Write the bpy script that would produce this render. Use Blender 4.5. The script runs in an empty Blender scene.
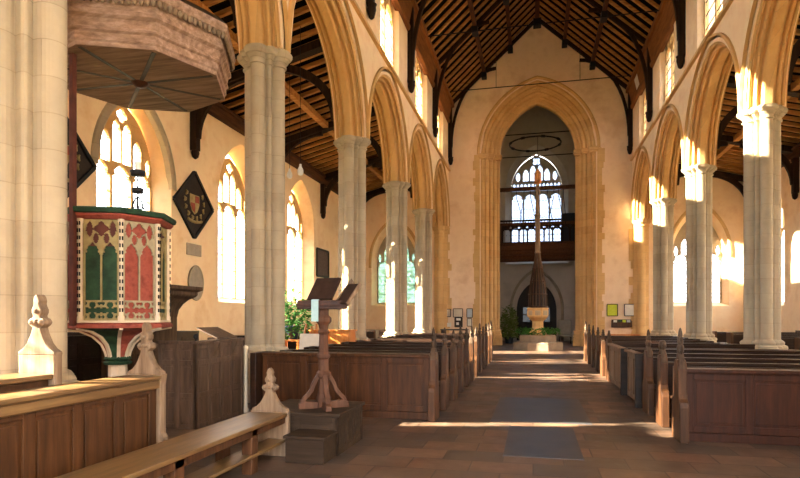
import bpy, bmesh, math, random
from math import sin, cos, pi, radians, sqrt, atan2
from mathutils import Vector, Matrix
random.seed(7)
SC = bpy.context.scene
COL = SC.collection
# ------------------------------------------------------------------ camera, sky, sun, exposure
EYE = 1.5
cam = bpy.data.cameras.new('camera'); camo = bpy.data.objects.new('camera', cam); COL.objects.link(camo)
cam.sensor_width = 36; cam.lens = 25.875; cam.shift_y = 0.0976; cam.clip_end = 400; cam.clip_start = .05
camo.location = (0, 0, EYE); camo.rotation_euler = (radians(90), 0, radians(13.05))
SC.camera = camo
W = bpy.data.worlds.new('world'); SC.world = W; W.use_nodes = True
bg = W.node_tree.nodes['Background']; bg.inputs[0].default_value = (.93, .95, 1.0, 1); bg.inputs[1].default_value = 4.0
sun = bpy.data.lights.new('sun', 'SUN'); suno = bpy.data.objects.new('sun', sun); COL.objects.link(suno)
SUN_DIR = Vector((1, .22, -.46)).normalized()
suno.rotation_euler = SUN_DIR.to_track_quat('-Z', 'Y').to_euler(); suno.location = (-30, 0, 30)
sun.energy = 42; sun.angle = radians(.6); sun.color = (1.0, .84, .60)
SC.view_settings.view_transform = 'Standard'; SC.view_settings.look = 'None'
SC.view_settings.exposure = 1.82; SC.view_settings.gamma = 1; SC.view_settings.use_curve_mapping = False
SC.cycles.use_denoising = True
SC.cycles.max_bounces = 12; SC.cycles.diffuse_bounces = 8; SC.cycles.transparent_max_bounces = 16
SC.cycles.caustics_reflective = False; SC.cycles.caustics_refractive = False

def portal(loc, normal, w, h):
    l = bpy.data.lights.new('daylight_portal', 'AREA'); l.shape = 'RECTANGLE'; l.size = w; l.size_y = h
    o = bpy.data.objects.new('daylight_portal', l); COL.objects.link(o)
    o.location = loc; o.rotation_euler = Vector(normal).to_track_quat('-Z', 'Y').to_euler()
    l.cycles.is_portal = True

# ------------------------------------------------------------------ dimensions (metres)
XL, XR, CX = -4.81, 5.20, .195          # arcade lines, nave centre
P0, BAY = 4.50, 5.237                   # first pier, bay
YW = 30.44                              # west wall face
AL, AR = -9.7, 10.1                     # aisle walls
ZS, ZSTR, ZPL = 6.32, 9.28, 11.75       # springing, string course, wall plate
RIDGE, SLOPE = 16.95, .92
PIER_Y = [P0 + BAY * i for i in range(-1, 5)]      # -0.74 ... 25.45 (the last support is the respond at the west wall)

# ------------------------------------------------------------------ materials
def lin(h):
    h = h.lstrip('#'); r = [int(h[i:i + 2], 16) / 255 for i in (0, 2, 4)]
    return tuple(((x / 12.92) if x <= .04045 else ((x + .055) / 1.055) ** 2.4) for x in r) + (1,)
class NT:
    def __init__(s, name):
        s.m = bpy.data.materials.new(name); s.m.use_nodes = True; s.t = s.m.node_tree; s.n = s.t.nodes
        s.b = s.n['Principled BSDF']
    def node(s, typ, **k):
        n = s.n.new(typ)
        for a, v in k.items(): setattr(n, a, v)
        return n
    def link(s, a, b): s.t.links.new(a, b)
    def pos(s, scale=(1, 1, 1)):
        g = s.node('ShaderNodeNewGeometry'); mp = s.node('ShaderNodeMapping'); mp.inputs['Scale'].default_value = scale
        s.link(g.outputs['Position'], mp.inputs['Vector']); return mp.outputs[0]
    def noise(s, vec, scale, detail=4, rough=.6):
        n = s.node('ShaderNodeTexNoise'); n.inputs['Scale'].default_value = scale; n.inputs['Detail'].default_value = detail
        n.inputs['Roughness'].default_value = rough; s.link(vec, n.inputs['Vector']); return n.outputs['Fac']
    def ramp(s, fac, stops):
        r = s.node('ShaderNodeValToRGB'); e = r.color_ramp.elements
        while len(e) < len(stops): e.new(.5)
        for el, (p, c) in zip(e, stops): el.position = p; el.color = c
        s.link(fac, r.inputs[0]); return r.outputs[0]
    def mix(s, a, b, fac, mode='MIX'):
        m = s.node('ShaderNodeMix', data_type='RGBA', blend_type=mode)
        for v, i in ((fac, 0), (a, 6), (b, 7)):
            if hasattr(v, 'is_linked') or hasattr(v, 'links'): s.link(v, m.inputs[i])
            else: m.inputs[i].default_value = v
        return m.outputs[2]
    def bump(s, h, strength=.3, dist=.01):
        b = s.node('ShaderNodeBump'); b.inputs['Strength'].default_value = strength; b.inputs['Distance'].default_value = dist
        s.link(h, b.inputs['Height']); s.link(b.outputs[0], s.b.inputs['Normal'])
def simple(name, c1, c2, scale=3, rough=.8, bump=.15, dist=.01, pscale=(1, 1, 1), spec=.3, c3=None, metal=0):
    t = NT(name); p = t.pos(pscale); f = t.noise(p, scale)
    st = [(.3, lin(c1)), (.7, lin(c2))]
    if c3: st = [(.28, lin(c1)), (.5, lin(c2)), (.72, lin(c3))]
    t.link(t.ramp(f, st), t.b.inputs['Base Color'])
    t.b.inputs['Roughness'].default_value = rough; t.b.inputs['Specular IOR Level'].default_value = spec; t.b.inputs['Metallic'].default_value = metal
    if bump: t.bump(t.noise(p, scale * 6), bump, dist)
    return t.m
def blockstone(name, c1, c2, c3, bw=.62, bh=.34, joint='#8f826c'):
    """ashlar: blocks of slightly different tones, thin joints, mottling"""
    t = NT(name); g = t.node('ShaderNodeNewGeometry'); sx = t.node('ShaderNodeSeparateXYZ'); t.link(g.outputs['Position'], sx.inputs[0])
    add = t.node('ShaderNodeMath', operation='ADD'); t.link(sx.outputs[0], add.inputs[0]); t.link(sx.outputs[1], add.inputs[1])
    cb = t.node('ShaderNodeCombineXYZ'); t.link(add.outputs[0], cb.inputs[0]); t.link(sx.outputs[2], cb.inputs[1])
    br = t.node('ShaderNodeTexBrick'); br.inputs['Scale'].default_value = 1; br.inputs['Brick Width'].default_value = bw; br.inputs['Row Height'].default_value = bh
    br.inputs['Mortar Size'].default_value = .006; br.inputs['Mortar Smooth'].default_value = .6; br.inputs['Bias'].default_value = 0
    br.inputs['Color1'].default_value = lin(c1); br.inputs['Color2'].default_value = lin(c2); br.inputs['Mortar'].default_value = lin(joint)
    t.link(cb.outputs[0], br.inputs['Vector'])
    p = t.pos(); f = t.noise(p, 1.7, 6, .7)
    col = t.mix(br.outputs['Color'], lin(c3), t.ramp(f, [(.35, (0, 0, 0, 1)), (.75, (.75, .75, .75, 1))]))
    t.link(col, t.b.inputs['Base Color']); t.b.inputs['Roughness'].default_value = .85; t.b.inputs['Specular IOR Level'].default_value = .2
    t.bump(t.noise(p, 18), .25, .01)
    return t.m
def wood(name, c1, c2, c3, axis=0, rough=.5, spec=.25, scale=1.0):
    sc = [9, 9, 9]; sc[axis] = .8; sc = [v * scale for v in sc]
    t = NT(name); p = t.pos(sc); f = t.noise(p, 1.6, 6, .65)
    t.link(t.ramp(f, [(.28, lin(c1)), (.5, lin(c2)), (.75, lin(c3))]), t.b.inputs['Base Color'])
    t.b.inputs['Roughness'].default_value = rough; t.b.inputs['Specular IOR Level'].default_value = spec
    t.bump(f, .35, .006); return t.m
M = {}
M['plaster'] = simple('lime_plaster', '#edcda3', '#f4dab3', 1.3, .9, .2, .01, c3='#e5c295')
M['plaster_pink'] = simple('west_wall_plaster', '#e4c7a6', '#ecd2b3', 1.1, .9, .3, .02, c3='#d9b997')
M['plaster_tower'] = simple('tower_plaster', '#c4b8aa', '#cfc4b6', .8, .9, .2, .02, c3='#b8ac9e')
M['stone'] = blockstone('pier_limestone', '#ada089', '#9f927c', '#bcae93')
M['stone_arch'] = blockstone('arch_limestone', '#d0a66a', '#bf955c', '#dab680', .38, 5, '#a28a60')
M['stone_gold'] = blockstone('jamb_limestone', '#d2aa70', '#c29a64', '#dbb984', .7, .36, '#a08658')
M['stone_step'] = simple('worn_step_stone', '#857563', '#9b8a75', 3, .85, .2)
M['stone_pale'] = simple('pale_carved_stone', '#c9bda6', '#d8cdb8', 4, .85, .2)
M['oak'] = wood('pew_oak', '#180e08', '#2a190f', '#3e2616', 0, .42)
M['oak_v'] = wood('pew_oak_upright', '#2e1d12', '#4b301d', '#66452b', 2, .45)
M['oak_red'] = wood('reddish_oak', '#1f0d06', '#36190b', '#4a2512', 2, .5)
M['oak_dark'] = wood('dark_oak', '#150d09', '#21160f', '#2e2015', 0)
M['oak_door'] = wood('weathered_door_oak_lit', '#5b4635', '#79604a', '#937960', 2, .7, .2)  # grey-brown oak, lightened in colour so the doors look lit
M['oak_grey'] = wood('weathered_grey_oak', '#36291f', '#4f3f32', '#675444', 2, .75, .2)
M['oak_greybox'] = wood('box_pew_oak', '#3a2c23', '#503e31', '#675143', 2, .6, .3)
M['oak_pale'] = wood('pale_carved_oak', '#5d4a3a', '#7f6a55', '#a08a72', 2, .7, .2)
M['oak_top'] = wood('worn_oak_top', '#4a3520', '#6a4f2f', '#866a43', 1, .34, .5)
M['oak_stall'] = wood('stall_oak', '#2c1a0c', '#452a15', '#5d3c21', 2, .5, .25)
M['rafter'] = wood('roof_rafter_oak', '#8a5a2f', '#ab7843', '#c99a62', 0, .8, .15)
M['beam'] = wood('roof_beam_oak', '#2f1a0c', '#4a2b15', '#5d3a1f', 1, .7, .2)
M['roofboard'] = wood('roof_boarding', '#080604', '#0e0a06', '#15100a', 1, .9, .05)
M['cornice'] = wood('roof_cornice_oak_lit', '#5a3317', '#7a4a24', '#935f33', 1, .7, .2)  # beam oak made lighter, the cornice's lit look is in its colour
M['brace'] = wood('roof_brace_oak', '#1a110b', '#2a1b11', '#3b2818', 2, .75, .15)
M['oak_lectern'] = wood('lectern_oak', '#3a2419', '#553829', '#6e4d3a', 2, .6, .25)
M['oak_platform'] = wood('platform_oak', '#21170f', '#33261b', '#463527', 0, .6, .2)
M['oak_front'] = wood('pew_front_oak', '#2b170b', '#452813', '#5d391e', 2, .5, .25)
M['leather'] = simple('brown_leather', '#2b1d18', '#3a2a22', 14, .8, .1, spec=.1)
M['iron'] = simple('black_iron', '#141416', '#1d1d20', 20, .5, 0, metal=.6)
M['black'] = simple('black_paint', '#0e0f12', '#17181c', 10, .6, 0)
M['ledger'] = simple('slate_ledger', '#303136', '#3c3d42', 2.5, .4, .2, .004, c3='#464441')
M['green'] = simple('pulpit_green', '#15281a', '#203b26', 7, .7, .1, c3='#2b4a31')
M['red'] = simple('pulpit_red', '#7d3526', '#93483a', 7, .7, .1, c3='#6a2a1e')
M['maroon'] = simple('pulpit_maroon', '#4b2620', '#603228', 7, .7, .1)
M['gilt'] = simple('pulpit_gilt', '#86764c', '#a39366', 9, .65, .15)
M['ribs'] = simple('pulpit_faded_ribs', '#8c8268', '#a89c7e', 9, .7, .1)
M['cream'] = simple('pulpit_cream', '#cbb79b', '#ddcdb5', 6, .7, .1)
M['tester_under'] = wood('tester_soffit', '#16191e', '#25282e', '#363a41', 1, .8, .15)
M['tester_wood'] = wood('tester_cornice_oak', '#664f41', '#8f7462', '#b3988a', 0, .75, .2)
M['paper'] = simple('paper', '#d9d5c8', '#e8e4d8', 8, .8, 0)
M['paper_grey'] = simple('paper_blue_grey', '#aeb8bd', '#c5ccd0', 8, .8, 0)
M['paper_yellow'] = simple('paper_lime', '#b7c22c', '#c9d04a', 14, .8, 0)
M['leaf'] = simple('leaf_green', '#1f4a1a', '#3f7a2a', 20, .6, .1, c3='#2d5c20')
M['leafdry'] = simple('leaf_olive', '#3c4a1e', '#6b7a35', 20, .7, .1, c3='#2b3816')
M['lightwood'] = wood('varnished_pine', '#a8602a', '#c27a38', '#d39150', 2, .4, .4)
M['blue'] = simple('blue_cloth', '#1d4d94', '#2860ad', 9, .8, .1)
M['ribbon'] = simple('pale_blue_ribbon', '#8fb0b4', '#a9c5c6', 9, .8, 0)
M['grass'] = simple('churchyard_grass', '#5b5d42', '#74715a', .5, .95, 0)
M['wax'] = simple('candle_wax', '#efe8d8', '#f5f0e4', 9, .5, 0)
M['slate_tab'] = simple('grey_tablet', '#8f8577', '#a39987', 6, .7, .15)
M['bulb'] = simple('frosted_bulb', '#d8dade', '#eceef0', 9, .3, 0)
def floor_mat():
    t = NT('floor_tiles'); p = t.pos()
    br = t.node('ShaderNodeTexBrick'); br.offset = .5; br.inputs['Scale'].default_value = 1
    br.inputs['Brick Width'].default_value = .62; br.inputs['Row Height'].default_value = .43
    br.inputs['Mortar Size'].default_value = .01; br.inputs['Mortar Smooth'].default_value = .5; br.inputs['Bias'].default_value = .1
    br.inputs['Color1'].default_value = lin('#74543f'); br.inputs['Color2'].default_value = lin('#43362d'); br.inputs['Mortar'].default_value = lin('#2c221b')
    t.link(p, br.inputs['Vector'])
    f = t.noise(p, 2.2, 6, .7); f2 = t.noise(p, .7, 3, .5)
    c = t.mix(br.outputs['Color'], lin('#6e6154'), t.ramp(f, [(.4, (0, 0, 0, 1)), (.75, (.7, .7, .7, 1))]))
    c = t.mix(c, lin('#3d312a'), t.ramp(f2, [(.45, (0, 0, 0, 1)), (.75, (.55, .55, .55, 1))]))
    t.link(c, t.b.inputs['Base Color']); t.b.inputs['Specular IOR Level'].default_value = .4
    t.link(t.ramp(f, [(.3, (.35, .35, .35, 1)), (.7, (.62, .62, .62, 1))]), t.b.inputs['Roughness'])
    m = t.node('ShaderNodeMath', operation='ADD'); t.link(br.outputs['Fac'], m.inputs[0]); m.inputs[1].default_value = 0
    inv = t.node('ShaderNodeMath', operation='SUBTRACT'); inv.inputs[0].default_value = 1; t.link(br.outputs['Fac'], inv.inputs[1])
    a2 = t.node('ShaderNodeMath', operation='MULTIPLY_ADD'); t.link(f, a2.inputs[0]); a2.inputs[1].default_value = .5; t.link(inv.outputs[0], a2.inputs[2])
    t.bump(a2.outputs[0], .4, .01); return t.m
M['floor'] = floor_mat()
def glass_mat(name, tint, size=.13, horiz=0, old=0):
    """clear old glass in a diamond lead lattice; horiz=0: window runs along world Y, 1: along world X"""
    m = bpy.data.materials.new(name); m.use_nodes = True; t = m.node_tree; n = t.nodes; n.clear(); L = t.links.new
    out = n.new('ShaderNodeOutputMaterial'); g = n.new('ShaderNodeNewGeometry'); s = n.new('ShaderNodeSeparateXYZ'); L(g.outputs['Position'], s.inputs[0])
    def math(op, a, b=None):
        q = n.new('ShaderNodeMath'); q.operation = op
        for i, v in enumerate((a, b)):
            if v is None: continue
            if isinstance(v, (int, float)): q.inputs[i].default_value = v
            else: L(v, q.inputs[i])
        return q.outputs[0]
    u = math('DIVIDE', s.outputs[0 if horiz else 1], size); v = math('DIVIDE', s.outputs[2], size * 1.45)
    def line(e):
        fr = math('FRACT', e); d = math('ABSOLUTE', math('SUBTRACT', fr, .5)); return math('GREATER_THAN', d, .445)
    msk = math('MAXIMUM', line(math('ADD', u, v)), line(math('SUBTRACT', u, v)))
    tr = n.new('ShaderNodeBsdfTransparent'); tr.inputs[0].default_value = tint
    gl = n.new('ShaderNodeBsdfGlossy'); gl.inputs['Roughness'].default_value = .12
    mx = n.new('ShaderNodeMixShader'); mx.inputs[0].default_value = .06; L(tr.outputs[0], mx.inputs[1]); L(gl.outputs[0], mx.inputs[2])
    if old:      # wavy, slightly milky old glass scatters part of the daylight
        tl = n.new('ShaderNodeBsdfTranslucent'); tl.inputs[0].default_value = tint; m3 = n.new('ShaderNodeMixShader'); m3.inputs[0].default_value = old
        L(mx.outputs[0], m3.inputs[1]); L(tl.outputs[0], m3.inputs[2]); mx = m3
    ld = n.new('ShaderNodeBsdfDiffuse'); ld.inputs[0].default_value = (.12, .12, .13, 1)
    m2 = n.new('ShaderNodeMixShader'); L(msk, m2.inputs[0]); L(mx.outputs[0], m2.inputs[1]); L(ld.outputs[0], m2.inputs[2])
    L(m2.outputs[0], out.inputs[0]); return m
M['glass'] = glass_mat('leaded_clear_glass', (.95, .96, .97, 1))
M['glass_w'] = glass_mat('leaded_greenish_glass', (.085, .16, .125, 1), .2, 1, .5)
M['glass_t'] = glass_mat('leaded_tower_glass', (.14, .175, .24, 1), .2, 1)

# ------------------------------------------------------------------ mesh helpers
def v3(*a): return Vector(a)
class MB:
    def __init__(s): s.v = []; s.f = []; s.sm = []
    def add(s, vs, fs, smooth=False):
        o = len(s.v); s.v += [tuple(v) for v in vs]; s.f += [tuple(i + o for i in f) for f in fs]; s.sm += [smooth] * len(fs); return s
    def box(s, x0, x1, y0, y1, z0, z1, mat=None):
        vs = [v3(x, y, z) for z in (z0, z1) for x, y in ((x0, y0), (x1, y0), (x1, y1), (x0, y1))]
        if mat is not None: vs = [mat @ v for v in vs]
        return s.add(vs, [(3, 2, 1, 0), (4, 5, 6, 7), (0, 1, 5, 4), (1, 2, 6, 5), (2, 3, 7, 6), (3, 0, 4, 7)])
    def beam(s, a, b, w, h, up=(0, 0, 1), cap=True):
        """rectangular bar from a to b; w across, h along up"""
        a, b = Vector(a), Vector(b); d = (b - a).normalized(); up = Vector(up); sd = d.cross(up)
        if sd.length < 1e-4: sd = d.cross(Vector((1, 0, 0)))
        sd.normalize(); up = sd.cross(d).normalized(); sd *= w / 2; up *= h / 2
        vs = [p + i * sd + j * up for p in (a, b) for i, j in ((-1, -1), (1, -1), (1, 1), (-1, 1))]
        return s.add(vs, [(0, 1, 2, 3), (7, 6, 5, 4), (0, 4, 5, 1), (1, 5, 6, 2), (2, 6, 7, 3), (3, 7, 4, 0)])
    def path(s, pts, w, h, up=(0, 0, 1), closed=False):
        """rectangular section swept along a polyline; 'up' = fixed axis for size h, w lies across in-plane"""
        pts = [Vector(p) for p in pts]; n = len(pts); up = Vector(up).normalized(); vs = []
        for i, p in enumerate(pts):
            if closed: d = pts[(i + 1) % n] - pts[i - 1]
            else: d = pts[min(i + 1, n - 1)] - pts[max(i - 1, 0)]
            sd = d.normalized().cross(up).normalized()
            vs += [p + a * sd * w / 2 + b * up * h / 2 for a, b in ((-1, -1), (1, -1), (1, 1), (-1, 1))]
        fs = []
        for i in range(n if closed else n - 1):
            a, b = i * 4, ((i + 1) % n) * 4
            fs += [(a + k, a + (k + 1) % 4, b + (k + 1) % 4, b + k) for k in range(4)]
        if not closed: fs += [(3, 2, 1, 0), tuple((n - 1) * 4 + k for k in range(4))]
        return s.add(vs, fs)
    def tube(s, pts, r, seg=8, closed=False):
        pts = [Vector(p) for p in pts]; n = len(pts); vs = []
        rr = r if isinstance(r, (list, tuple)) else [r] * n
        for i, p in enumerate(pts):
            d = (pts[(i + 1) % n] - pts[i - 1]) if closed else (pts[min(i + 1, n - 1)] - pts[max(i - 1, 0)])
            d.normalize(); a = d.cross(Vector((0, 0, 1)))
            if a.length < .05: a = d.cross(Vector((1, 0, 0)))
            a.normalize(); b = d.cross(a)
            vs += [p + rr[i] * (cos(t) * a + sin(t) * b) for t in [2 * pi * k / seg for k in range(seg)]]
        fs = []
        for i in range(n if closed else n - 1):
            a, b = i * seg, ((i + 1) % n) * seg
            fs += [(a + k, a + (k + 1) % seg, b + (k + 1) % seg, b + k) for k in range(seg)]
        s.add(vs, fs, True)
        if not closed:
            s.add(vs[:seg], [tuple(reversed(range(seg)))]); s.add(vs[-seg:], [tuple(range(seg))])
        return s
    def rings(s, plans, cap=True, smooth=False):
        """plans: list of equal-length rings of points"""
        n = len(plans[0]); vs = [p for r in plans for p in r]; fs = []
        for i in range(len(plans) - 1):
            a, b = i * n, (i + 1) * n
            fs += [(a + k, a + (k + 1) % n, b + (k + 1) % n, b + k) for k in range(n)]
        s.add(vs, fs, smooth)
        if cap: s.add(plans[0], [tuple(reversed(range(n)))]); s.add(plans[-1], [tuple(range(n))])
        return s
    def lathe(s, cx, cy, prof, seg=16, rot=0, smooth=True, flat=False):
        pl = [[v3(cx + r * cos(rot + 2 * pi * k / seg), cy + r * sin(rot + 2 * pi * k / seg), z) for k in range(seg)] for r, z in prof]
        return s.rings(pl, True, smooth and not flat)
    def prism(s, outline, o, u, v, w, t):
        """closed 2D outline in plane (o,u,v), extruded symmetric thickness t along w"""
        o, u, v, w = map(Vector, (o, u, v, w)); n = len(outline)
        a = [o + p[0] * u + p[1] * v - w * t / 2 for p in outline]; b = [o + p[0] * u + p[1] * v + w * t / 2 for p in outline]
        return s.add(a + b, [tuple(reversed(range(n))), tuple(range(n, 2 * n))] + [(k, (k + 1) % n, n + (k + 1) % n, n + k) for k in range(n)])
    def build(s, name, mat, parent=None, bevel=0, kind=None, label=None, weld=False):
        me = bpy.data.meshes.new(name); me.from_pydata(s.v, [], s.f); me.materials.append(mat)
        for p, q in zip(me.polygons, s.sm): p.use_smooth = q
        bm = bmesh.new(); bm.from_mesh(me)
        if weld: bmesh.ops.remove_doubles(bm, verts=bm.verts, dist=.0005)
        bmesh.ops.recalc_face_normals(bm, faces=bm.faces); bm.to_mesh(me); bm.free()
        o = bpy.data.objects.new(name, me); COL.objects.link(o)
        if parent is not None: o.parent = parent
        if bevel:
            b = o.modifiers.new('bevel', 'BEVEL'); b.width = bevel; b.segments = 2; b.limit_method = 'ANGLE'; b.angle_limit = radians(40)
        if kind: o['kind'] = kind
        if label: o['label'] = label
        return o
def thing(name, label, cat, loc=(0, 0, 0), rz=0, group=None):
    o = bpy.data.objects.new(name, None); COL.objects.link(o); o.location = loc; o.rotation_euler = (0, 0, rz); o.empty_display_size = .1
    o['label'] = label; o['category'] = cat
    if group: o['group'] = group
    return o
def tag(o, label, cat, group=None):
    o['label'] = label; o['category'] = cat
    if group: o['group'] = group
    return o
def kids(o): return [c for c in COL.objects if c.parent is o]
def copy_tree(o, loc=None, rz=None, label=None, group=None, scale=None):
    def rec(x, par):
        c = x.copy(); COL.objects.link(c)
        if par is not None: c.parent = par
        for k in list(x_children.get(x.name, [])): rec(k, c)
        return c
    x_children = {}
    def gather(x):
        x_children[x.name] = kids(x)
        for k in x_children[x.name]: gather(k)
    gather(o); r = rec(o, None)
    if loc is not None: r.location = loc
    if rz is not None: r.rotation_euler = (0, 0, rz)
    r.scale = scale if scale is not None else (1, 1, 1)
    if label: r['label'] = label
    if group: r['group'] = group
    return r

# ------------------------------------------------------------------ openings, walls, arches
def arch_top(a, rise, x):
    R = (rise * rise + a * a) / (2 * a); d = R - a
    return sqrt(max(0, R * R - (abs(x) + d) ** 2))
def outline_open(c, a, z0, zs, rise, n=10):
    """closed outline (u,z) of an arch-headed opening, counter-clockwise from lower left"""
    pts = [(c - a, z0), (c + a, z0), (c + a, zs)]
    R = (rise * rise + a * a) / (2 * a); d = R - a
    ta = math.acos(d / R)
    for k in range(1, n + 1):
        t = ta * k / n; pts.append((c - d + R * cos(t), zs + R * sin(t)))
    for k in range(n - 1, -1, -1):
        t = ta * k / n; pts.append((c + d - R * cos(t), zs + R * sin(t)))
    return pts
def wall(mb, fn, u0, u1, z0, z1, ops, d0, d1, step=.17):
    """wall between depth planes d0 (inside) and d1 (outside); fn(u,z,d)->xyz; ops: dicts c,a,z0,zs,rise and outer half width a1 (splay)"""
    us = {u0, u1}
    for o in ops:
        n = 26
        for k in range(n + 1): us.add(round(o['c'] - o['a'] + 2 * o['a'] * k / n, 5))
    us = sorted(u for u in us if u0 - 1e-6 <= u <= u1 + 1e-6)
    for side, d in ((0, d0), (1, d1)):
        for a, b in zip(us, us[1:]):
            m = (a + b) / 2; o = next((o for o in ops if abs(m - o['c']) < o['a']), None)
            def q(x0, zA0, zB0, x1, zA1, zB1):
                mb.add([fn(x0, zA0, d), fn(x1, zA1, d), fn(x1, zB1, d), fn(x0, zB0, d)], [(0, 1, 2, 3)])
            if not o: q(a, z0, z1, b, z0, z1)
            else:
                if o['z0'] > z0: q(a, z0, o['z0'], b, z0, o['z0'])
                ta = o['zs'] + arch_top(o['a'], o['rise'], a - o['c']); tb = o['zs'] + arch_top(o['a'], o['rise'], b - o['c'])
                q(a, ta, z1, b, tb, z1)
    for o in ops:
        pts = outline_open(o['c'], o['a'], o['z0'], o['zs'], o['rise'])
        a1 = o.get('a1', o['a']); k = a1 / o['a']; db = o.get('dg', d1)
        pin = [fn(u, z, d0) for u, z in pts]
        z0b = o.get('z0b', o['z0']); 
        def shr(u, z): return (o['c'] + (u - o['c']) * k, o['zs'] + (z - o['zs']) * (k if z > o['zs'] else 1) if z > o['z0'] + 1e-6 else z0b)
        po = [fn(*shr(u, z), db) for u, z in pts]; n = len(pts)
        skip = o['z0'] <= z0 + 1e-6
        mb.add(pin + po, [(i, (i + 1) % n, n + (i + 1) % n, n + i) for i in range(n) if not (skip and i == 0)])
        if k != 1 or db != d1:
            pf = [fn(u, z, d1) for u, z in pts]
            mb.add(po + pf, [(i, (i + 1) % n, n + (i + 1) % n, n + i) for i in range(n) if not (skip and i == 0)])
    for z, (a, b) in ((z0, (u0, u1)), (z1, (u0, u1))):
        if z == z0 and any(o['z0'] <= z0 for o in ops): continue
        mb.add([fn(a, z, d0), fn(b, z, d0), fn(b, z, d1), fn(a, z, d1)], [(0, 1, 2, 3)])
    for u in (u0, u1): mb.add([fn(u, z0, d0), fn(u, z1, d0), fn(u, z1, d1), fn(u, z0, d1)], [(0, 1, 2, 3)])
def arch_sweep(mb, fn, c, a, rise, zs, prof, jamb_to=None, n=18, half=0):
    """mouldings round a two-centred arch: prof = [(r, d)...] r outward from inner edge, d = depth. half: -1/+1 only one side"""
    R = (rise * rise + a * a) / (2 * a); dd = R - a; rows = []
    for side in (1, -1):
        if half and side != half: continue
        row = []
        if jamb_to is not None: row.append([fn(c + side * (a + r), jamb_to, d) for r, d in prof])
        row.append([fn(c + side * (a + r), zs, d) for r, d in prof])
        for k in range(1, n + 1):
            pts = []
            for r, d in prof:
                ta = math.acos(dd / (R + r)); t = ta * k / n
                pts.append(fn(c + side * (-dd + (R + r) * cos(t)), zs + (R + r) * sin(t), d))
            row.append(pts)
        m = len(prof)
        vs = [p for q in row for p in q]
        mb.add(vs, [(i * m + j, i * m + j + 1, (i + 1) * m + j + 1, (i + 1) * m + j) for i in range(len(row) - 1) for j in range(m - 1)])
# tracery: solid plate with holes, cut in thin vertical strips
def hole(uc, hw, z0, zs, rise, cusp=.0):
    def f(u, z):
        x = abs(u - uc)
        if x >= hw or z < z0: return False
        if z <= zs: return True
        t = z - zs
        if t > arch_top(hw, rise, x): return False
        if cusp:   # two small cusps biting in from the sides of the head
            cx, cz = hw * .86, rise * .42
            if (x - cx) ** 2 + (t - cz) ** 2 < (cusp) ** 2: return False
        return True
    return f
def foil(uc, zc, r, rot=0, o=.52, q=.44, m=.3):
    def f(u, z):
        for k in range(4):
            a = rot + k * pi / 2
            if (u - uc - o * r * cos(a)) ** 2 + (z - zc - o * r * sin(a)) ** 2 < (q * r) ** 2: return True
        return (u - uc) ** 2 + (z - zc) ** 2 < (m * r) ** 2
    return f
def mouchette(uc, z0, hw, h):
    def f(u, z):
        t = (z - z0) / h
        return 0 < t < 1 and abs(u - uc) < hw * sin(pi * t) ** .6
    return f
def plate(mb, fn, a, z0, zs, rise, holes, d0, d1, border=.05, du=.03, c=0, rect_top=None):
    n = max(4, int(2 * a / du)); du = 2 * a / n
    for i in range(n):
        ua, ub = -a + i * du, -a + (i + 1) * du; um = (ua + ub) / 2
        top = rect_top if rect_top else zs + arch_top(a, rise, um)
        lim = rect_top - border if rect_top else zs + (arch_top(a - border, rise - border, um) if abs(um) < a - border else -1e9)
        dz = .012; runs = []; st = None; z = z0
        while z < top:
            h = abs(um) < a - border and z0 + border < z < (lim if lim > zs or rect_top else lim) and any(q(um, z) for q in holes)
            if not h and st is None: st = z
            if h and st is not None: runs.append((st, z)); st = None
            z += dz
        if st is not None: runs.append((st, top))
        for r0, r1 in runs:
            vs = [fn(c + u, z, d) for d in (d0, d1) for u, z in ((ua, r0), (ub, r0), (ub, r1), (ua, r1))]
            mb.add(vs, [(0, 1, 2, 3), (7, 6, 5, 4), (0, 4, 5, 1), (1, 5, 6, 2), (2, 6, 7, 3), (3, 7, 4, 0)])
    return mb
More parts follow.
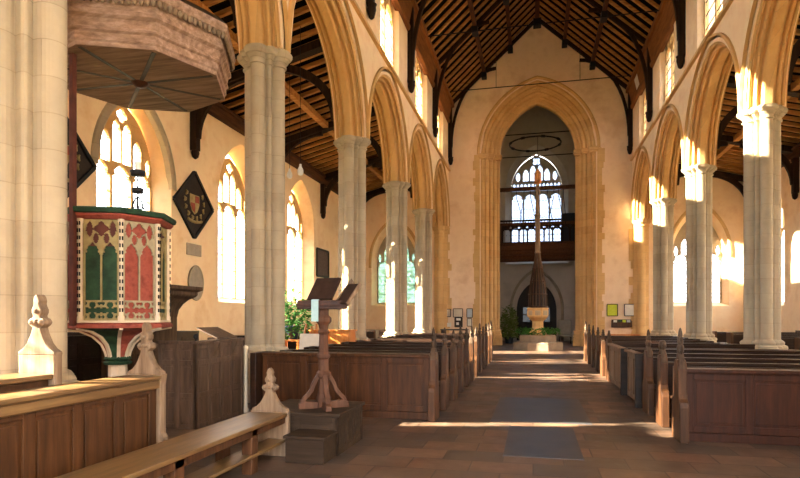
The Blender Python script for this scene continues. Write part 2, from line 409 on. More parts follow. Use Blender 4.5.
def window(name, fn, c, a, z0, zs, rise, style, glass, depth, inward, width_axis_h, bars=.5, stone='stone_gold'):
    """leaded window: parts tracery, glass, bars. fn(u,z,d): d measured at plane"""
    root = bpy.data.objects.new(name, None); COL.objects.link(root); root['kind'] = 'structure'; root.location = fn(c, z0, 0)
    off = Vector(root.location)
    f2 = lambda u, z, d: Vector(fn(u, z, d)) - off
    holes = []
    if style == 'three':
        lw = a / 3
        hs = zs - .45
        for k in (-1, 0, 1): holes.append(hole(k * 2 * lw, lw - .038, z0, hs, .42, .05))
        for k in (-1.5, -.5, .5, 1.5):
            holes.append(hole(k * lw, lw * .40, hs + (.48 if abs(k) < 1 else .42), zs + .80 if abs(k) < 1 else zs + .45, .3, .02))
        holes.append(foil(0, zs + rise - .35, .2))
        for k in (-1, 1): holes.append(mouchette(k * a * .86, hs + .35, .08, .5))
    elif style == 'two':
        for k in (-.5, .5): holes.append(hole(k * a, a * .5 - .06, z0, zs - .15, .45, .05))
        holes.append(foil(0, zs + rise * .62, a * .34, pi / 4))
        for k in (-1, 1): holes.append(mouchette(k * a * .5, zs + .3, .1, .3))
    elif style == 'four':
        lw = a / 4
        hs = zs - .75
        for k in (-3, -1, 1, 3): holes.append(hole(k * lw, lw - .035, z0, hs, .42, .07))
        for i in range(-6, 7):
            if i % 1 == 0 and abs(i) != 20: holes.append(hole(i * lw * .58, lw * .2, hs + .62, hs + .98, .14, 0))
        for k in (-1.5, -.5, .5, 1.5): holes.append(hole(k * lw * 1.1, lw * .43, zs + .52, zs + (1.25 if abs(k) < 1 else 1.0), .28, .04))
        holes.append(foil(0, zs + rise - .38, .27, pi / 4))
        for k in (-1, 1): holes.append(mouchette(k * a * .72, zs + .5, .14, .6))
    plate(MB(), fn, a, z0, zs, rise, holes, 0, 0, c=c) if False else None
    plate(mb := MB(), f2, a, z0, zs, rise, holes, -.05, .05, c=c)
    mb.build('tracery', M[stone], root)
    g = MB(); pts = outline_open(c, a - .01, z0, zs, rise)
    g.add([f2(u, z, 0) for u, z in pts], [tuple(range(len(pts)))]); g.build('leaded_glass', M[glass], root)
    b = MB(); z = z0 + bars
    while z < zs:
        b.beam(f2(c - a, z, -.02), f2(c + a, z, -.02), .02, .02); z += bars
    b.build('saddle_bars', M['iron'], root)
    return root
def struct(mb, name, mat, parent=None, bevel=0): return mb.build(name, mat, parent, bevel, kind='structure' if parent is None else None)

# ================================================================== SETTING
mb = MB(); mb.add([(-10.4, -1.2, 0), (10.8, -1.2, 0), (10.8, 38.4, 0), (-10.4, 38.4, 0)], [(0, 1, 2, 3)])
mb.add([(-10.4, -1.2, -.2), (10.8, -1.2, -.2), (10.8, 38.4, -.2), (-10.4, 38.4, -.2)], [(3, 2, 1, 0)]); FLOOR = struct(mb, 'floor', M['floor'])
mb = MB(); mb.add([(-150, -80, -.3), (150, -80, -.3), (150, 200, -.3), (-150, 200, -.3)], [(0, 1, 2, 3)])
g = mb.build('churchyard_ground', M['grass']); g['kind'] = 'structure'; g.name = 'ground'

# -- aisle outer walls
fS = lambda u, z, d: Vector((AL - d, u, z))
fN = lambda u, z, d: Vector((AR + d, u, z))
WIN_Y = [2.4, 5.65, 12.60, 17.9, 23.08, 28.1]
GA = [1.05, .55, 1.15, 1.25, 1.25, 1.15]      # first two are out of view, placed and sized to shape the sun
SILL = [2.1, 3.7, 2.1, 2.1, 2.1, 2.1]                # second, unseen one: sill raised to keep sun off the box pew
opsS = [dict(c=y, a=a + .24, z0=z - .12, zs=5.35, rise=2.05, a1=a, dg=.5, z0b=z + .05) for y, a, z in zip(WIN_Y, GA, SILL)]
mb = MB(); wall(mb, fS, -1.2, YW + 1, 0, 8.2, opsS[:5], 0, .8); WS = struct(mb, 'wall_left_aisle', M['plaster']); WS.name = 'wall_left'
mb = MB(); wall(mb, fN, -1.2, YW + 1, 0, 8.2, opsS, 0, .8); WN = struct(mb, 'wall_right', M['plaster'])
for i, y in enumerate(WIN_Y):
    for side, fn in ((0, fS), (1, fN)):
        if side == 0 and i == 5: continue
        f = (lambda fn: (lambda u, z, d: fn(u, z, .5 + d)))(fn)
        window('window_%d' % (i + 1 + side * 5), f, y, GA[i], SILL[i], 5.35, 1.6, 'three', 'glass', .1, 1, 0)
        portal(fn(y, 4.6, .95), (1, 0, 0) if side == 0 else (-1, 0, 0), 2 * GA[i] + .4, 5.4)
# rere-arch moulding of the window behind the pulpit
mb = MB(); arch_sweep(mb, fS, WIN_Y[2], 1.36, 2.05, 5.0, [(0, .12), (0, -.03), (.05, -.07), (.1, -.03), (.14, -.08), (.2, -.05), (.22, 0)])
mb.build('hood_mould', M['stone'], WS)

# -- nave walls with arcade and clerestory
HW = .42
fL = lambda u, z, d: Vector((XL + HW - d, u, z))
fR = lambda u, z, d: Vector((XR - HW + d, u, z))
ys = PIER_Y + [YW + .02]
A_IN, R_IN = 2.24, 2.52
arch_c = [(ys[i] + ys[i + 1]) / 2 for i in range(len(ys) - 1)]
arch_a = [(ys[i + 1] - ys[i]) / 2 - .38 for i in range(len(ys) - 1)]
arch_a[-1] = (ys[-1] - ys[-2]) / 2 - .38
HALF = [(.0, -.08), (0, .08), (.03, .12), (.11, .14), (.13, .18), (.07, .20), (.05, .235), (.08, .265), (.17, .27), (.20, .31), (.14, .33), (.13, .365), (.17, .39), (.26, .40), (.29, .42), (.34, .42), (.345, .50), (.41, .48), (.41, .42)]
APROF = [(r, HW - d) for r, d in reversed(HALF)] + [(r, HW + d) for r, d in HALF[1:]]   # d measured from nave face
CLC = arch_c[:-1] + [27.6]; CLA = [1.08] * (len(arch_c) - 1) + [.74]      # clerestory window centres and half widths
def nave_wall(fn, name):
    ops = []
    for c, a in zip(arch_c, arch_a):
        k = a + .2; R = (R_IN ** 2 + a * a) / (2 * a); dd = R - a; rise = sqrt((R + .2) ** 2 - dd * dd)
        ops.append(dict(c=c, a=k, z0=ZS, zs=ZS, rise=rise))
    m = MB(); wall(m, fn, -1.2, YW, ZS, ZSTR, ops, 0, 2 * HW)
    W0 = struct(m, name, M['plaster'])
    cl = [dict(c=c, a=a + .12, z0=9.5, zs=11.3, rise=1.05, a1=a, dg=.22, z0b=9.65) for c, a in zip(CLC, CLA)]
    m = MB(); wall(m, fn, -1.2, YW, ZSTR, 12.9, cl, 0, 2 * HW); m.build('clerestory_wall', M['plaster'], W0)
    for c, a in zip(arch_c, arch_a):
        m = MB(); arch_sweep(m, fn, c, a, R_IN, ZS, APROF, n=22); m.build('arcade_arch', M['stone_arch'], W0)
    m = MB(); m.beam(fn(-1.2, ZSTR + .02, -.04), fn(YW, ZSTR + .02, -.04), .12, .09); m.build('string_course', M['stone_gold'], W0)
    return W0
WL = nave_wall(fL, 'wall_left_arcade'); WL.name = 'wall_left_nave'
WR = nave_wall(fR, 'wall_right_nave')
k = 12
for c, ca in zip(CLC, CLA):
    for fn, s in ((fL, 1), (fR, -1)):
        f = (lambda fn: (lambda u, z, d: fn(u, z, .22 + d)))(fn)
        window('window_%d' % k, f, c, ca, 9.6, 11.3, .95, 'two', 'glass', .1, 1, 0, .4); k += 1
        portal(fn(c, 10.95, 1.0), (s, 0, 0), 2.4, 2.9)

# -- piers: four round shafts with hollows between
def pier_plan(scale=1, n=96):
    pts = []
    for i in range(n):
        t = 2 * pi * i / n; r = 0
        core = .285 / max(abs(cos(t - pi / 4)), abs(cos(t + pi / 4))) ** .0
        for k in range(4):
            a = k * pi / 2; cd, cr = .262, .125; b = cos(t - a) * cd; disc = b * b - cd * cd + cr * cr
            if disc > 0 and b > 0: r = max(r, b + sqrt(disc))
        r = max(r, .215 + .085 * (abs(cos(2 * (t + pi / 4) + pi / 2)) ** 0) * (abs(sin(2 * t)) ** 10))
        pts.append((r * scale * cos(t), r * scale * sin(t)))
    return pts
def sect(z, sc, off=0, sq=0):
    out = []
    for x, y in pier_plan():
        r = math.hypot(x, y); t = atan2(y, x)
        if sq: r = r * (1 - sq) + sq * .40 / max(abs(cos(t)), abs(sin(t)), (abs(cos(t)) + abs(sin(t))) * .76)
        out.append(v3(x * 0 + (r * sc + off) * cos(t), (r * sc + off) * sin(t), z))
    return out
def make_pier(label):
    root = thing('stone_pier', label, 'pillar')
    MB().rings([sect(1.0, 1), sect(6.02, 1)]).build('shaft', M['stone'], root)
    MB().rings([sect(6.02, 1), sect(6.025, 1, .03), sect(6.055, 1, .035), sect(6.065, 1.0, .008), sect(6.11, 1, .02), sect(6.16, 1, .07), sect(6.18, 1, .075, .1),
                sect(6.19, 1, .10, .25), sect(6.24, 1, .13, .35), sect(6.275, 1, .13, .35), sect(6.28, 1, .10, .35), sect(6.315, 1, .10, .35)]).build('capital', M['stone'], root)
    MB().rings([sect(0, 1.0, .14, 1), sect(.62, 1.0, .14, 1), sect(.66, 1, .10, .9), sect(.74, 1, .10, .6), sect(.78, 1, .14, .2), sect(.83, 1, .13, .1), sect(.86, 1, .07),
                sect(.91, 1, .08), sect(.95, 1, .05), sect(.97, 1, .01), sect(1.0, 1)]).build('base', M['stone'], root)
    return root
nmL = ['grey limestone pier of the lectern side arcade, before the pulpit and beyond the frame', 'grey limestone pier standing against the pulpit, under the wooden tester',
       'tall grey limestone pier between the box pew and the lectern', 'limestone pier right behind the lectern, second beyond the pulpit',
       'limestone pier in front of the greenish aisle window on the lectern side', 'golden sunlit limestone pier nearest the west wall on the lectern side']
nmR = ['limestone pier opposite the pulpit, beside the camera', 'limestone pier opposite the lectern side, out of frame', 'nearest limestone pier in view above the panelled pews opposite the lectern',
       'sunlit pier opposite the lectern, second from the frame edge', 'slimmer sunlit pier opposite the lectern, third from the frame edge', '']
pier = None; j = 0
for i, y in enumerate(PIER_Y):
    if i == 0: continue
    for X, nm in ((XL, nmL), (XR, nmR)):
        lab = nm[i] if X == XL else nm[i + 1 if i < 5 else 5] if False else nm[i]
        if X == XR: lab = ['limestone pier opposite the pulpit, east of the near pews', 'limestone pier opposite the pulpit, close beside the pews', 'limestone pier next to the near right pews, past the frame edge',
                           'nearest limestone pier in view above the dark pews opposite the lectern', 'broad sunlit limestone pier, second from the near end opposite the lectern', 'slim sunlit limestone pier beside the tiled west wall respond, opposite the lectern'][i]
        if X == XR and i == 5: lab = 'slim sunlit limestone pier closest to the west wall, opposite the lectern'
        if pier is None: pier = make_pier(lab); pier.location = (-4.76, 4.57, 0); pier.scale = (1.12, 1.12, 1)
        else: copy_tree(pier, (X, y, 0), 0, lab)
# responds on the west wall (half shafts)
RESP = []
for X in (XL, XR):
    m = MB()
    def hsect(z, off):
        pts = [(-.34 - off, .0), (-.34 - off, -.12), (-.2, -.16 - off * .5)] + [(.19 * cos(t) * (1 + off * 2), -.2 - (.17 + off) * sin(t)) for t in [pi - pi * k / 8 for k in range(9)]] + [(.2, -.16 - off * .5), (.34 + off, -.12), (.34 + off, 0)]
        return [v3(X + a, YW + .01 + b, z) for a, b in pts]
    m.rings([hsect(0, .14), hsect(.62, .14), hsect(.8, .1), hsect(.9, .05), hsect(1.0, 0), hsect(5.92, 0), hsect(5.96, .03), hsect(6.06, .01), hsect(6.16, .09), hsect(ZS, .11)])
    RESP.append(m)

# -- west wall with tower arch, aisle west walls
fW = lambda u, z, d: Vector((u, YW + d, z))
TA, TRISE, TZS = 1.94, 2.69, 10.04
R_t = (TRISE ** 2 + TA ** 2) / (2 * TA); d_t = R_t - TA
ro = .95
op = dict(c=CX, a=TA + ro, z0=0, zs=TZS, rise=sqrt((R_t + ro) ** 2 - d_t ** 2))
ASW = dict(c=-7.36, a=1.3, z0=2.15, zs=4.6, rise=2.2, a1=1.1, dg=.5, z0b=2.27)
ANW = dict(c=7.85, a=1.3, z0=2.05, zs=4.6, rise=2.4, a1=1.1, dg=.5, z0b=2.2)
mb = MB(); wall(mb, fW, -5.2, 5.6, 0, 17.6, [op], 0, 1.3); WW = struct(mb, 'wall_back', M['plaster_pink'])
for m in RESP: m.build('respond', M['stone_gold'], WW)
mb = MB(); wall(mb, fW, AL - .8, -5.2, 0, 9.7, [ASW], 0, .9); mb.build('aisle_west_wall', M['plaster'], WW)
mb = MB(); wall(mb, fW, 5.6, AR + .8, 0, 9.7, [ANW], 0, .9); mb.build('aisle_west_wall', M['plaster'], WW)
for nm, o, lab in (('window_24', ASW, 'glass_w'), ('window_25', ANW, 'glass')):
    window(nm, lambda u, z, d: fW(u, z, .5 + d), o['c'], 1.1, o['z0b'] - .03, 4.6, o['rise'] * .85, 'three', lab, .1, 1, 1, stone='stone')
    portal((o['c'], YW + 1.1, 4.4), (0, -1, 0), 2.4, 4.8)
    m = MB(); arch_sweep(m, fW, o['c'], 1.3, o['rise'], 4.6, [(0, .1), (0, 0), (.06, -.04), (.14, -.03), (.16, 0)], jamb_to=4.2 if nm == 'window_24' else 4.4); m.build('hood_mould', M['stone_gold'], WW)
TP = [(0, .95), (0, .72), (.06, .66), (.16, .66), (.20, .60), (.20, .50), (.26, .46), (.34, .48), (.36, .40), (.36, .34), (.46, .30), (.54, .36), (.6, .30), (.6, .2), (.68, .14),
      (.76, .2), (.82, .12), (.86, .02), (.95, .05), (1.0, .06), (1.0, -.06), (1.08, -.1), (1.14, -.06), (1.16, .0), (1.2, .01)]
mb = MB(); arch_sweep(mb, fW, CX, TA, TRISE, TZS, TP, n=24); mb.build('tower_arch', M['stone_gold'], WW)
mb = MB(); arch_sweep(mb, fW, CX, TA, TRISE, TZS, [(0, .72), (0, 1.0), (.3, 1.15), (.95, 1.3)], jamb_to=0, n=24); mb.build('arch_soffit', M['stone_gold'], WW)
JP = [p for p in TP if p[0] <= 1.0 and p[1] >= 0] + [(1.0, -.02), (1.2, -.02), (1.2, .02)]
for s in (-1, 1):
    m = MB(); vs = [[fW(CX + s * (TA + r), z, d) for r, d in JP] for z in (0, TZS)]
    k_ = len(JP); m.add(vs[0] + vs[1], [(i, i + 1, k_ + i + 1, k_ + i) for i in range(k_ - 1)]); m.build('tower_arch_jamb', M['stone_gold'], WW)
    m = MB()
    for r0, r1, d0, d1 in ((-.07, .28, .42, .82), (.3, .62, .18, .5), (.62, 1.02, -.05, .3)):
        for z0_, z1_, e in ((TZS - .1, TZS + .06, .05), (TZS - .2, TZS - .1, .0)):
            a_, b_ = CX + s * (TA + r0 - e), CX + s * (TA + r1 + e); m.box(min(a_, b_), max(a_, b_), YW + d0 - e, YW + d1, z0_, z1_)
    m.build('tower_arch_capital', M['stone_gold'], WW, .02)
    m = MB()
    for r0, r1, d0, d1 in ((-.08, .3, .4, .9), (.25, .62, .15, .6), (.58, 1.1, -.12, .4)):
        for z0_, z1_, e in ((0, .45, .06), (.45, .6, .03), (.6, .8, .0)):
            a_, b_ = CX + s * (TA + r0 - e), CX + s * (TA + r1 + e); m.box(min(a_, b_), max(a_, b_), YW + d0 - e, YW + d1, z0_, z1_)
    m.build('tower_arch_base', M['stone_gold'], WW, .03)
    # toothed blocks where jamb and respond bond into the wall
    m = MB(); z = .5; rnd = random.Random(3 if s > 0 else 5)
    while z < TZS - .3:
        h = rnd.uniform(.28, .5); w_ = rnd.choice((.03, .1, .16)); a_, b_ = CX + s * (TA + 1.15), CX + s * (TA + 1.2 + w_)
        m.box(min(a_, b_), max(a_, b_), YW - .022, YW + .03, z, z + h - .004); z += h
    z = .9; X = XL if s < 0 else XR
    while z < 6.0:
        h = rnd.uniform(.25, .45); w_ = rnd.choice((.02, .12, .22)); a_, b_ = X - s * .3, X - s * (.36 + w_)
        m.box(min(a_, b_), max(a_, b_), YW - .02, YW + .03, z, z + h - .004); z += h
    m.build('bonding_stones', M['stone_gold'], WW)
# tower chamber
TX0, TX1, TY0, TY1 = -2.9, 3.3, YW + 1.3, 37.5
for X, s in ((TX0, -1), (TX1, 1)):
    f = (lambda X, s: (lambda u, z, d: Vector((X + s * d, u, z))))(X, s)
    mb = MB(); wall(mb, f, TY0, TY1, 0, 17.5, [], 0, .5); mb.build('tower_side_wall', M['plaster_tower'], WW)
tw = dict(c=CX, a=1.95, z0=4.9, zs=9.75, rise=2.7, a1=1.6, dg=.6, z0b=5.2); td = dict(c=CX, a=1.24, z0=0, zs=2.0, rise=1.85)
fT = lambda u, z, d: Vector((u, TY1 + d, z))
mb = MB(); wall(mb, fT, TX0 - .5, TX1 + .5, 4.3, 17.5, [tw], 0, 1.2); mb.build('tower_west_wall', M['plaster_tower'], WW)
mb = MB(); wall(mb, fT, TX0 - .5, TX1 + .5, 0, 4.3, [td], 0, 1.2); mb.build('tower_west_wall', M['plaster_tower'], WW)
window('window_26', lambda u, z, d: fT(u, z, .6 + d), CX, 1.6, 5.15, 9.75, 2.15, 'four', 'glass_t', .1, 1, 1, .55, stone='stone_pale')
portal((CX, TY1 + 1.4, 8.3), (0, -1, 0), 3.4, 6.6)
mb = MB(); arch_sweep(mb, fT, CX, 1.5, 2.45, 2.0, [(0, .03), (0, -.08), (.08, -.13), (.16, -.08), (.18, 0)], jamb_to=0); mb.build('door_hood_mould', M['stone'], WW)
mb = MB(); mb.box(TX0 - .6, TX1 + .6, TY0, TY1 + 1.2, 17.4, 17.7); tc = struct(mb, 'ceiling_tower', M['brace']); 
DOOR = bpy.data.objects.new('door_1', None); COL.objects.link(DOOR); DOOR['kind'] = 'structure'; DOOR.location = (CX, TY1 + .5, 0)
mb = MB(); mb.prism(outline_open(0, 1.24, 0, 2.0, 1.85), (0, 0, 0), (1, 0, 0), (0, 0, 1), (0, 1, 0), .08); mb.build('door_leaf', M['oak_dark'], DOOR)
mb = MB()
for x in (-.62, .62):
    for dz in (0, .5): mb.box(x - .22, x + .22, -.05, -.045, 1.2 + dz, 1.62 + dz)
mb.build('door_glazing', simple('dim_door_glass', '#23364a', '#2c4258', 3, .15, 0), DOOR)

# -- nave roof
NR = bpy.data.objects.new('ceiling', None); COL.objects.link(NR); NR['kind'] = 'structure'
def slope_z(x): return RIDGE - SLOPE * abs(x - CX)
XE0, XE1 = XL + HW, XR - HW
m = MB()
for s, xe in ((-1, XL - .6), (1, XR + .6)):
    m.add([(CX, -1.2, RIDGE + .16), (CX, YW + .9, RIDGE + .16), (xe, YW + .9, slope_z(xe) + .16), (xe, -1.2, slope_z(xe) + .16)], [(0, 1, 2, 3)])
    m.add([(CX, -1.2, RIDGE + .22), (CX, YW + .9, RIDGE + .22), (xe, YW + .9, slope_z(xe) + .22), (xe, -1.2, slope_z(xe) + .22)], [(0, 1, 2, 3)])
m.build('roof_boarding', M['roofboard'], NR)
r0 = {}
for s in (-1, 1):
    xe = XE0 - .1 if s < 0 else XE1 + .1
    m = MB(); m.beam((CX, 0, RIDGE + .06), (xe, 0, slope_z(xe) + .06), .10, .10, up=(0, 1, 0)); m2 = m
    base = m.build('rafter', M['rafter'], NR); first = True
    y = 6.2
    while y < YW - .1:
        if first: base.location.y = y; first = False
        else:
            c = base.copy(); COL.objects.link(c); c.location.y = y
        y += .60
    for dx in (1.35, 2.7):
        x = CX + s * dx; m = MB(); m.beam((x, -1.1, slope_z(x) - .14), (x, YW, slope_z(x) - .14), .16, .2); m.build('purlin', M['beam'], NR)
    # deep moulded cornice along the wall head
    m = MB(); xw = XE0 if s < 0 else XE1
    cs = [(xw, 11.72), (xw - s * .10, 11.78), (xw - s * .12, 11.9), (xw - s * .06, 11.96), (xw - s * .20, 12.62), (xw - s * .30, 12.66), (xw - s * .3, 12.84), (xw - s * .02, 12.96), (xw + s * .1, 12.96), (xw + s * .1, 11.72)]
    a = [v3(x, -1.1, z) for x, z in cs]; b = [v3(x, YW, z) for x, z in cs]; m.rings([a, b]); m.build('cornice', M['cornice'], NR)
m = MB(); m.beam((CX, -1.1, RIDGE - .12), (CX, YW, RIDGE - .12), .22, .24); m.build('ridge_beam', M['beam'], NR)
for y in PIER_Y[1:] + [YW - .16]:
    for s in (-1, 1):
        xw = XE0 if s < 0 else XE1
        m = MB(); m.box(min(xw, xw - s * .2), max(xw, xw - s * .2), y - .11, y + .11, 9.95, 12.9); m.build('wall_post', M['brace'], NR, .02)
        m = MB(); m.lathe(xw - s * .13, y, [(.03, 9.55), (.08, 9.6), (.11, 9.72), (.13, 9.8), (.12, 9.9), (.15, 9.95)], 10); m.build('corbel', M['brace'], NR)
        pts = []
        for k in range(13):
            t = k / 12 * pi / 2; pts.append((xw - s * (.16 + (2.35) * (1 - cos(t))), y, 10.5 + 3.95 * sin(t)))
        pts = [(x, yy, min(z, slope_z(x) - .15)) for x, yy, z in pts]
        m = MB(); m.path(pts, .13, .14, up=(0, 1, 0)); m.build('arched_brace', M['brace'], NR)
        m = MB(); m.beam((CX, y, RIDGE - .16), (xw, y, slope_z(xw) - .1), .14, .2, up=(0, 1, 0)); m.build('principal_rafter', M['brace'], NR)
        for dx in (1.35, 2.7):
            x = CX + s * dx; m = MB(); m.box(x - .13, x + .13, y - .25, y + .25, slope_z(x) - .5, slope_z(x) - .22); m.build('boss', M['black'], NR, .02)
        m = MB()
    m = MB(); m.box(CX - .2, CX + .2, y - .2, y + .2, RIDGE - .6, RIDGE - .2); m.build('boss', M['black'], NR, .03)
# pale sheet fixed to the cornice
m = MB(); a_ = [v3(4.705, 27.9, 12.08), v3(4.705, 28.6, 12.08), v3(4.60, 28.6, 12.56), v3(4.60, 27.9, 12.56)]; m.rings([[p + v3(-.012, 0, 0) for p in a_], a_])
tag(m.build('sheet', M['paper']), 'pale rectangular sheet fixed to the wooden cornice opposite the lectern', 'sheet')
# -- aisle roofs
for s, xw, xn, nm in ((-1, AL, XL - HW, 'ceiling'), (1, AR, XR + HW, 'ceiling')):
    root = bpy.data.objects.new(nm, None); COL.objects.link(root); root['kind'] = 'structure'
    zl, zh = 8.15, 9.3
    zz = lambda x: zl + (zh - zl) * (x - xw) / (xn - xw)
    m = MB()
    for e in (.18, .25):
        xo = xw + s * .9; m.add([(xo, -1.2, zz(xo) + e), (xo, YW + .9, zz(xo) + e), (xn, YW + .9, zh + e), (xn, -1.2, zh + e)], [(0, 1, 2, 3)])
    m.build('roof_boarding', M['roofboard'], root)
    m = MB(); m.beam((xn, 0, zh + .08), (xw, 0, zl + .08), .12, .10, up=(0, 1, 0)); base = m.build('rafter', M['rafter'], root)
    y = 5.3; first = True
    while y < YW - .1:
        if first: base.location.y = y; first = False
        else:
            c = base.copy(); COL.objects.link(c); c.location.y = y
        y += .52
    xm = (xw + xn) / 2
    m = MB(); m.beam((xm, -1, zz(xm) - .14), (xm, YW, zz(xm) - .14), .2, .2); m.build('purlin', M['rafter'], root)
    m = MB(); m.box(min(xw, xw - s * .24), max(xw, xw - s * .24), -1, YW, 7.72, 8.16); m.box(min(xw, xw - s * .3), max(xw, xw - s * .3), -1, YW, 8.0, 8.08); m.build('wall_plate', M['beam'], root, .02)
    for y in PIER_Y[1:] + [YW - .15]:
        m = MB(); m.box(min(xw, xw - s * .2), max(xw, xw - s * .2), y - .11, y + .11, 6.35, 7.75); m.lathe(xw - s * .11, y, [(.02, 6.1), (.09, 6.16), (.12, 6.28), (.1, 6.36)], 8); m.build('wall_post', M['brace'], root)
        m = MB(); m.beam((xw, y, zl - .17), (xn, y, zh - .17), .22, .3, up=(0, 1, 0)); m.build('principal_rafter', M['brace'], root)
        for xa, sg, z0_ in ((xw - s * .15, -s, 6.7), (xn + s * .06, s, 6.9)):
            pts = []
            for k in range(11):
                t = k / 10 * pi / 2; x = xa + sg * 1.9 * (1 - cos(t)); pts.append((x, y, z0_ + (zz(xa + sg * 1.9) - .3 - z0_) * sin(t)))
            m = MB(); m.path(pts, .22, .14, up=(0, 1, 0)); m.build('arched_brace', M['brace'], root)
fE = lambda u, z, d: Vector((u, -1.2 - d, z))
mb = MB(); wall(mb, fE, AL - .8, AR + .8, 0, 17.6, [dict(c=CX, a=2.1, z0=0, zs=5.0, rise=3.0)], 0, .8); struct(mb, 'wall_front', M['plaster'])  # unseen east wall, arch narrowed to cut daylight from behind
portal((CX, -2.1, 4.0), (0, 1, 0), 4.4, 8.2)
# ledger slabs
for i, (x0, x1, y0, y1, lab) in enumerate(((-.32, .52, 6.3, 8.05, 'near dark slate ledger slab in the aisle floor, crossed by the sunlight'),
                                           (-.60, .80, 8.4, 10.9, 'far broad dark ledger slab in the aisle floor between the pews'))):
    m = MB(); m.box(x0, x1, y0, y1, -.02, .006); tag(m.build('ledger_slab', M['ledger'], None, .002), lab, 'floor slab')

# trees in the churchyard beyond the west windows
def tree(x, y, h, r, lab, seed):
    root = thing('churchyard_tree', lab, 'tree', (x, y, -.3)); rnd = random.Random(seed)
    MB().tube([(0, 0, 0), (.1, 0, h * .3), (0, .1, h * .7)], [.3, .22, .1]).build('trunk', M['brace'], root)
    m = MB()
    for k in range(420):
        t = rnd.uniform(0, 2 * pi); ph = math.acos(rnd.uniform(-1, 1)); q = r * rnd.uniform(.6, 1.05)
        c = v3(q * sin(ph) * cos(t), q * sin(ph) * sin(t), h * .62 + q * 1.2 * cos(ph)); s_ = rnd.uniform(.25, .5)
        a = Vector((rnd.uniform(-1, 1), rnd.uniform(-1, 1), rnd.uniform(-1, 1))).normalized(); b = a.cross(v3(.3, .5, .8)).normalized()
        m.add([c, c + a * s_ + b * s_ * .4, c + a * 1.5 * s_, c + a * s_ - b * s_ * .4], [(0, 1, 2, 3)])
    m.build('foliage', M['leaf'], root)
tree(-13.5, 52, 9, 3.2, 'green tree outside the greenish aisle window', 1)
tree(-8.5, 58, 9.5, 3.0, 'leafy tree standing further off outside the greenish aisle window', 2)
#PART2

# ================================================================== FURNITURE
def panelled(mbf, mbp, o, u, n_, w, h, cols, rows, fr=.075, t=.04, foot=.0):
    """frame and sunk panels: o lower left corner, u along, n_ outward normal; rows = list of (z0,z1)"""
    o, u, n_ = Vector(o), Vector(u).normalized(), Vector(n_).normalized(); zv = Vector((0, 0, 1))
    def bx(m, a0, a1, z0, z1, d0, d1):
        vs = [o + u * a + zv * z + n_ * d for z in (z0, z1) for a, d in ((a0, d0), (a1, d0), (a1, d1), (a0, d1))]
        m.add(vs, [(3, 2, 1, 0), (4, 5, 6, 7), (0, 1, 5, 4), (1, 2, 6, 5), (2, 3, 7, 6), (3, 0, 4, 7)])
    bx(mbp, 0, w, foot, h, -t, -t * .4)
    xs = [k * (w - fr) / cols for k in range(cols + 1)]
    for x in xs: bx(mbf, x, x + fr, foot, h, -t * .4, 0)
    zs = [foot] + [r for r in rows] + [h - fr]
    for z in zs:
        for x0, x1 in zip(xs, xs[1:]): bx(mbf, x0 + fr, x1, z, z + fr, -t * .4, 0)
    for z0, z1 in zip(zs, zs[1:]):
        for x0, x1 in zip(xs, xs[1:]):
            bx(mbp, x0 + fr + .03, x1 - .03, z0 + fr + .03, z1 - .03, -t * .4, -t * .15)
HALFPOP = [(.165, 0), (.163, .025), (.12, .05), (.085, .09), (.06, .14), (.042, .185), (.034, .215), (.05, .222), (.068, .24), (.072, .262), (.058, .285), (.036, .288), (.028, .305), (.04, .325), (.042, .355), (.028, .38), (.022, .40), (.027, .42), (.018, .45), (0, .475)]
def pop_outline(sx=1, sz=1, cut=0):
    h = [(a * sx, b * sz) for a, b in HALFPOP[cut:]]
    return [(a, b) for a, b in h] + [(-a, b) for a, b in reversed(h[:-1])]
def poppyhead(parent, o, u, w, t, sx=1, sz=1, mat='oak_pale', cut=0, name='poppyhead'):
    m = MB(); m.prism(pop_outline(sx, sz, cut), o, u, (0, 0, 1), w, t)
    o, u, w = Vector(o), Vector(u), Vector(w)
    c = o + Vector((0, 0, .24 * sz))          # carved leaves standing out from both faces
    for s in (-1, 1):
        for a, z, r in ((.042, .015, .024), (-.042, .015, .024), (0, .1, .024), (0, .02, .024)):
            p = c + u * a * sx + Vector((0, 0, z * sz)) + w * s * t * .42
            m.rings([[p + (u * cos(q) + Vector((0, 0, 1)) * sin(q)) * r * k_ + w * s * t * d_ for q in [2 * pi * i / 8 for i in range(8)]] for k_, d_ in ((1, 0), (.8, .22), (.35, .34))], True, True)
    return m.build(name, M[mat], parent, .008)

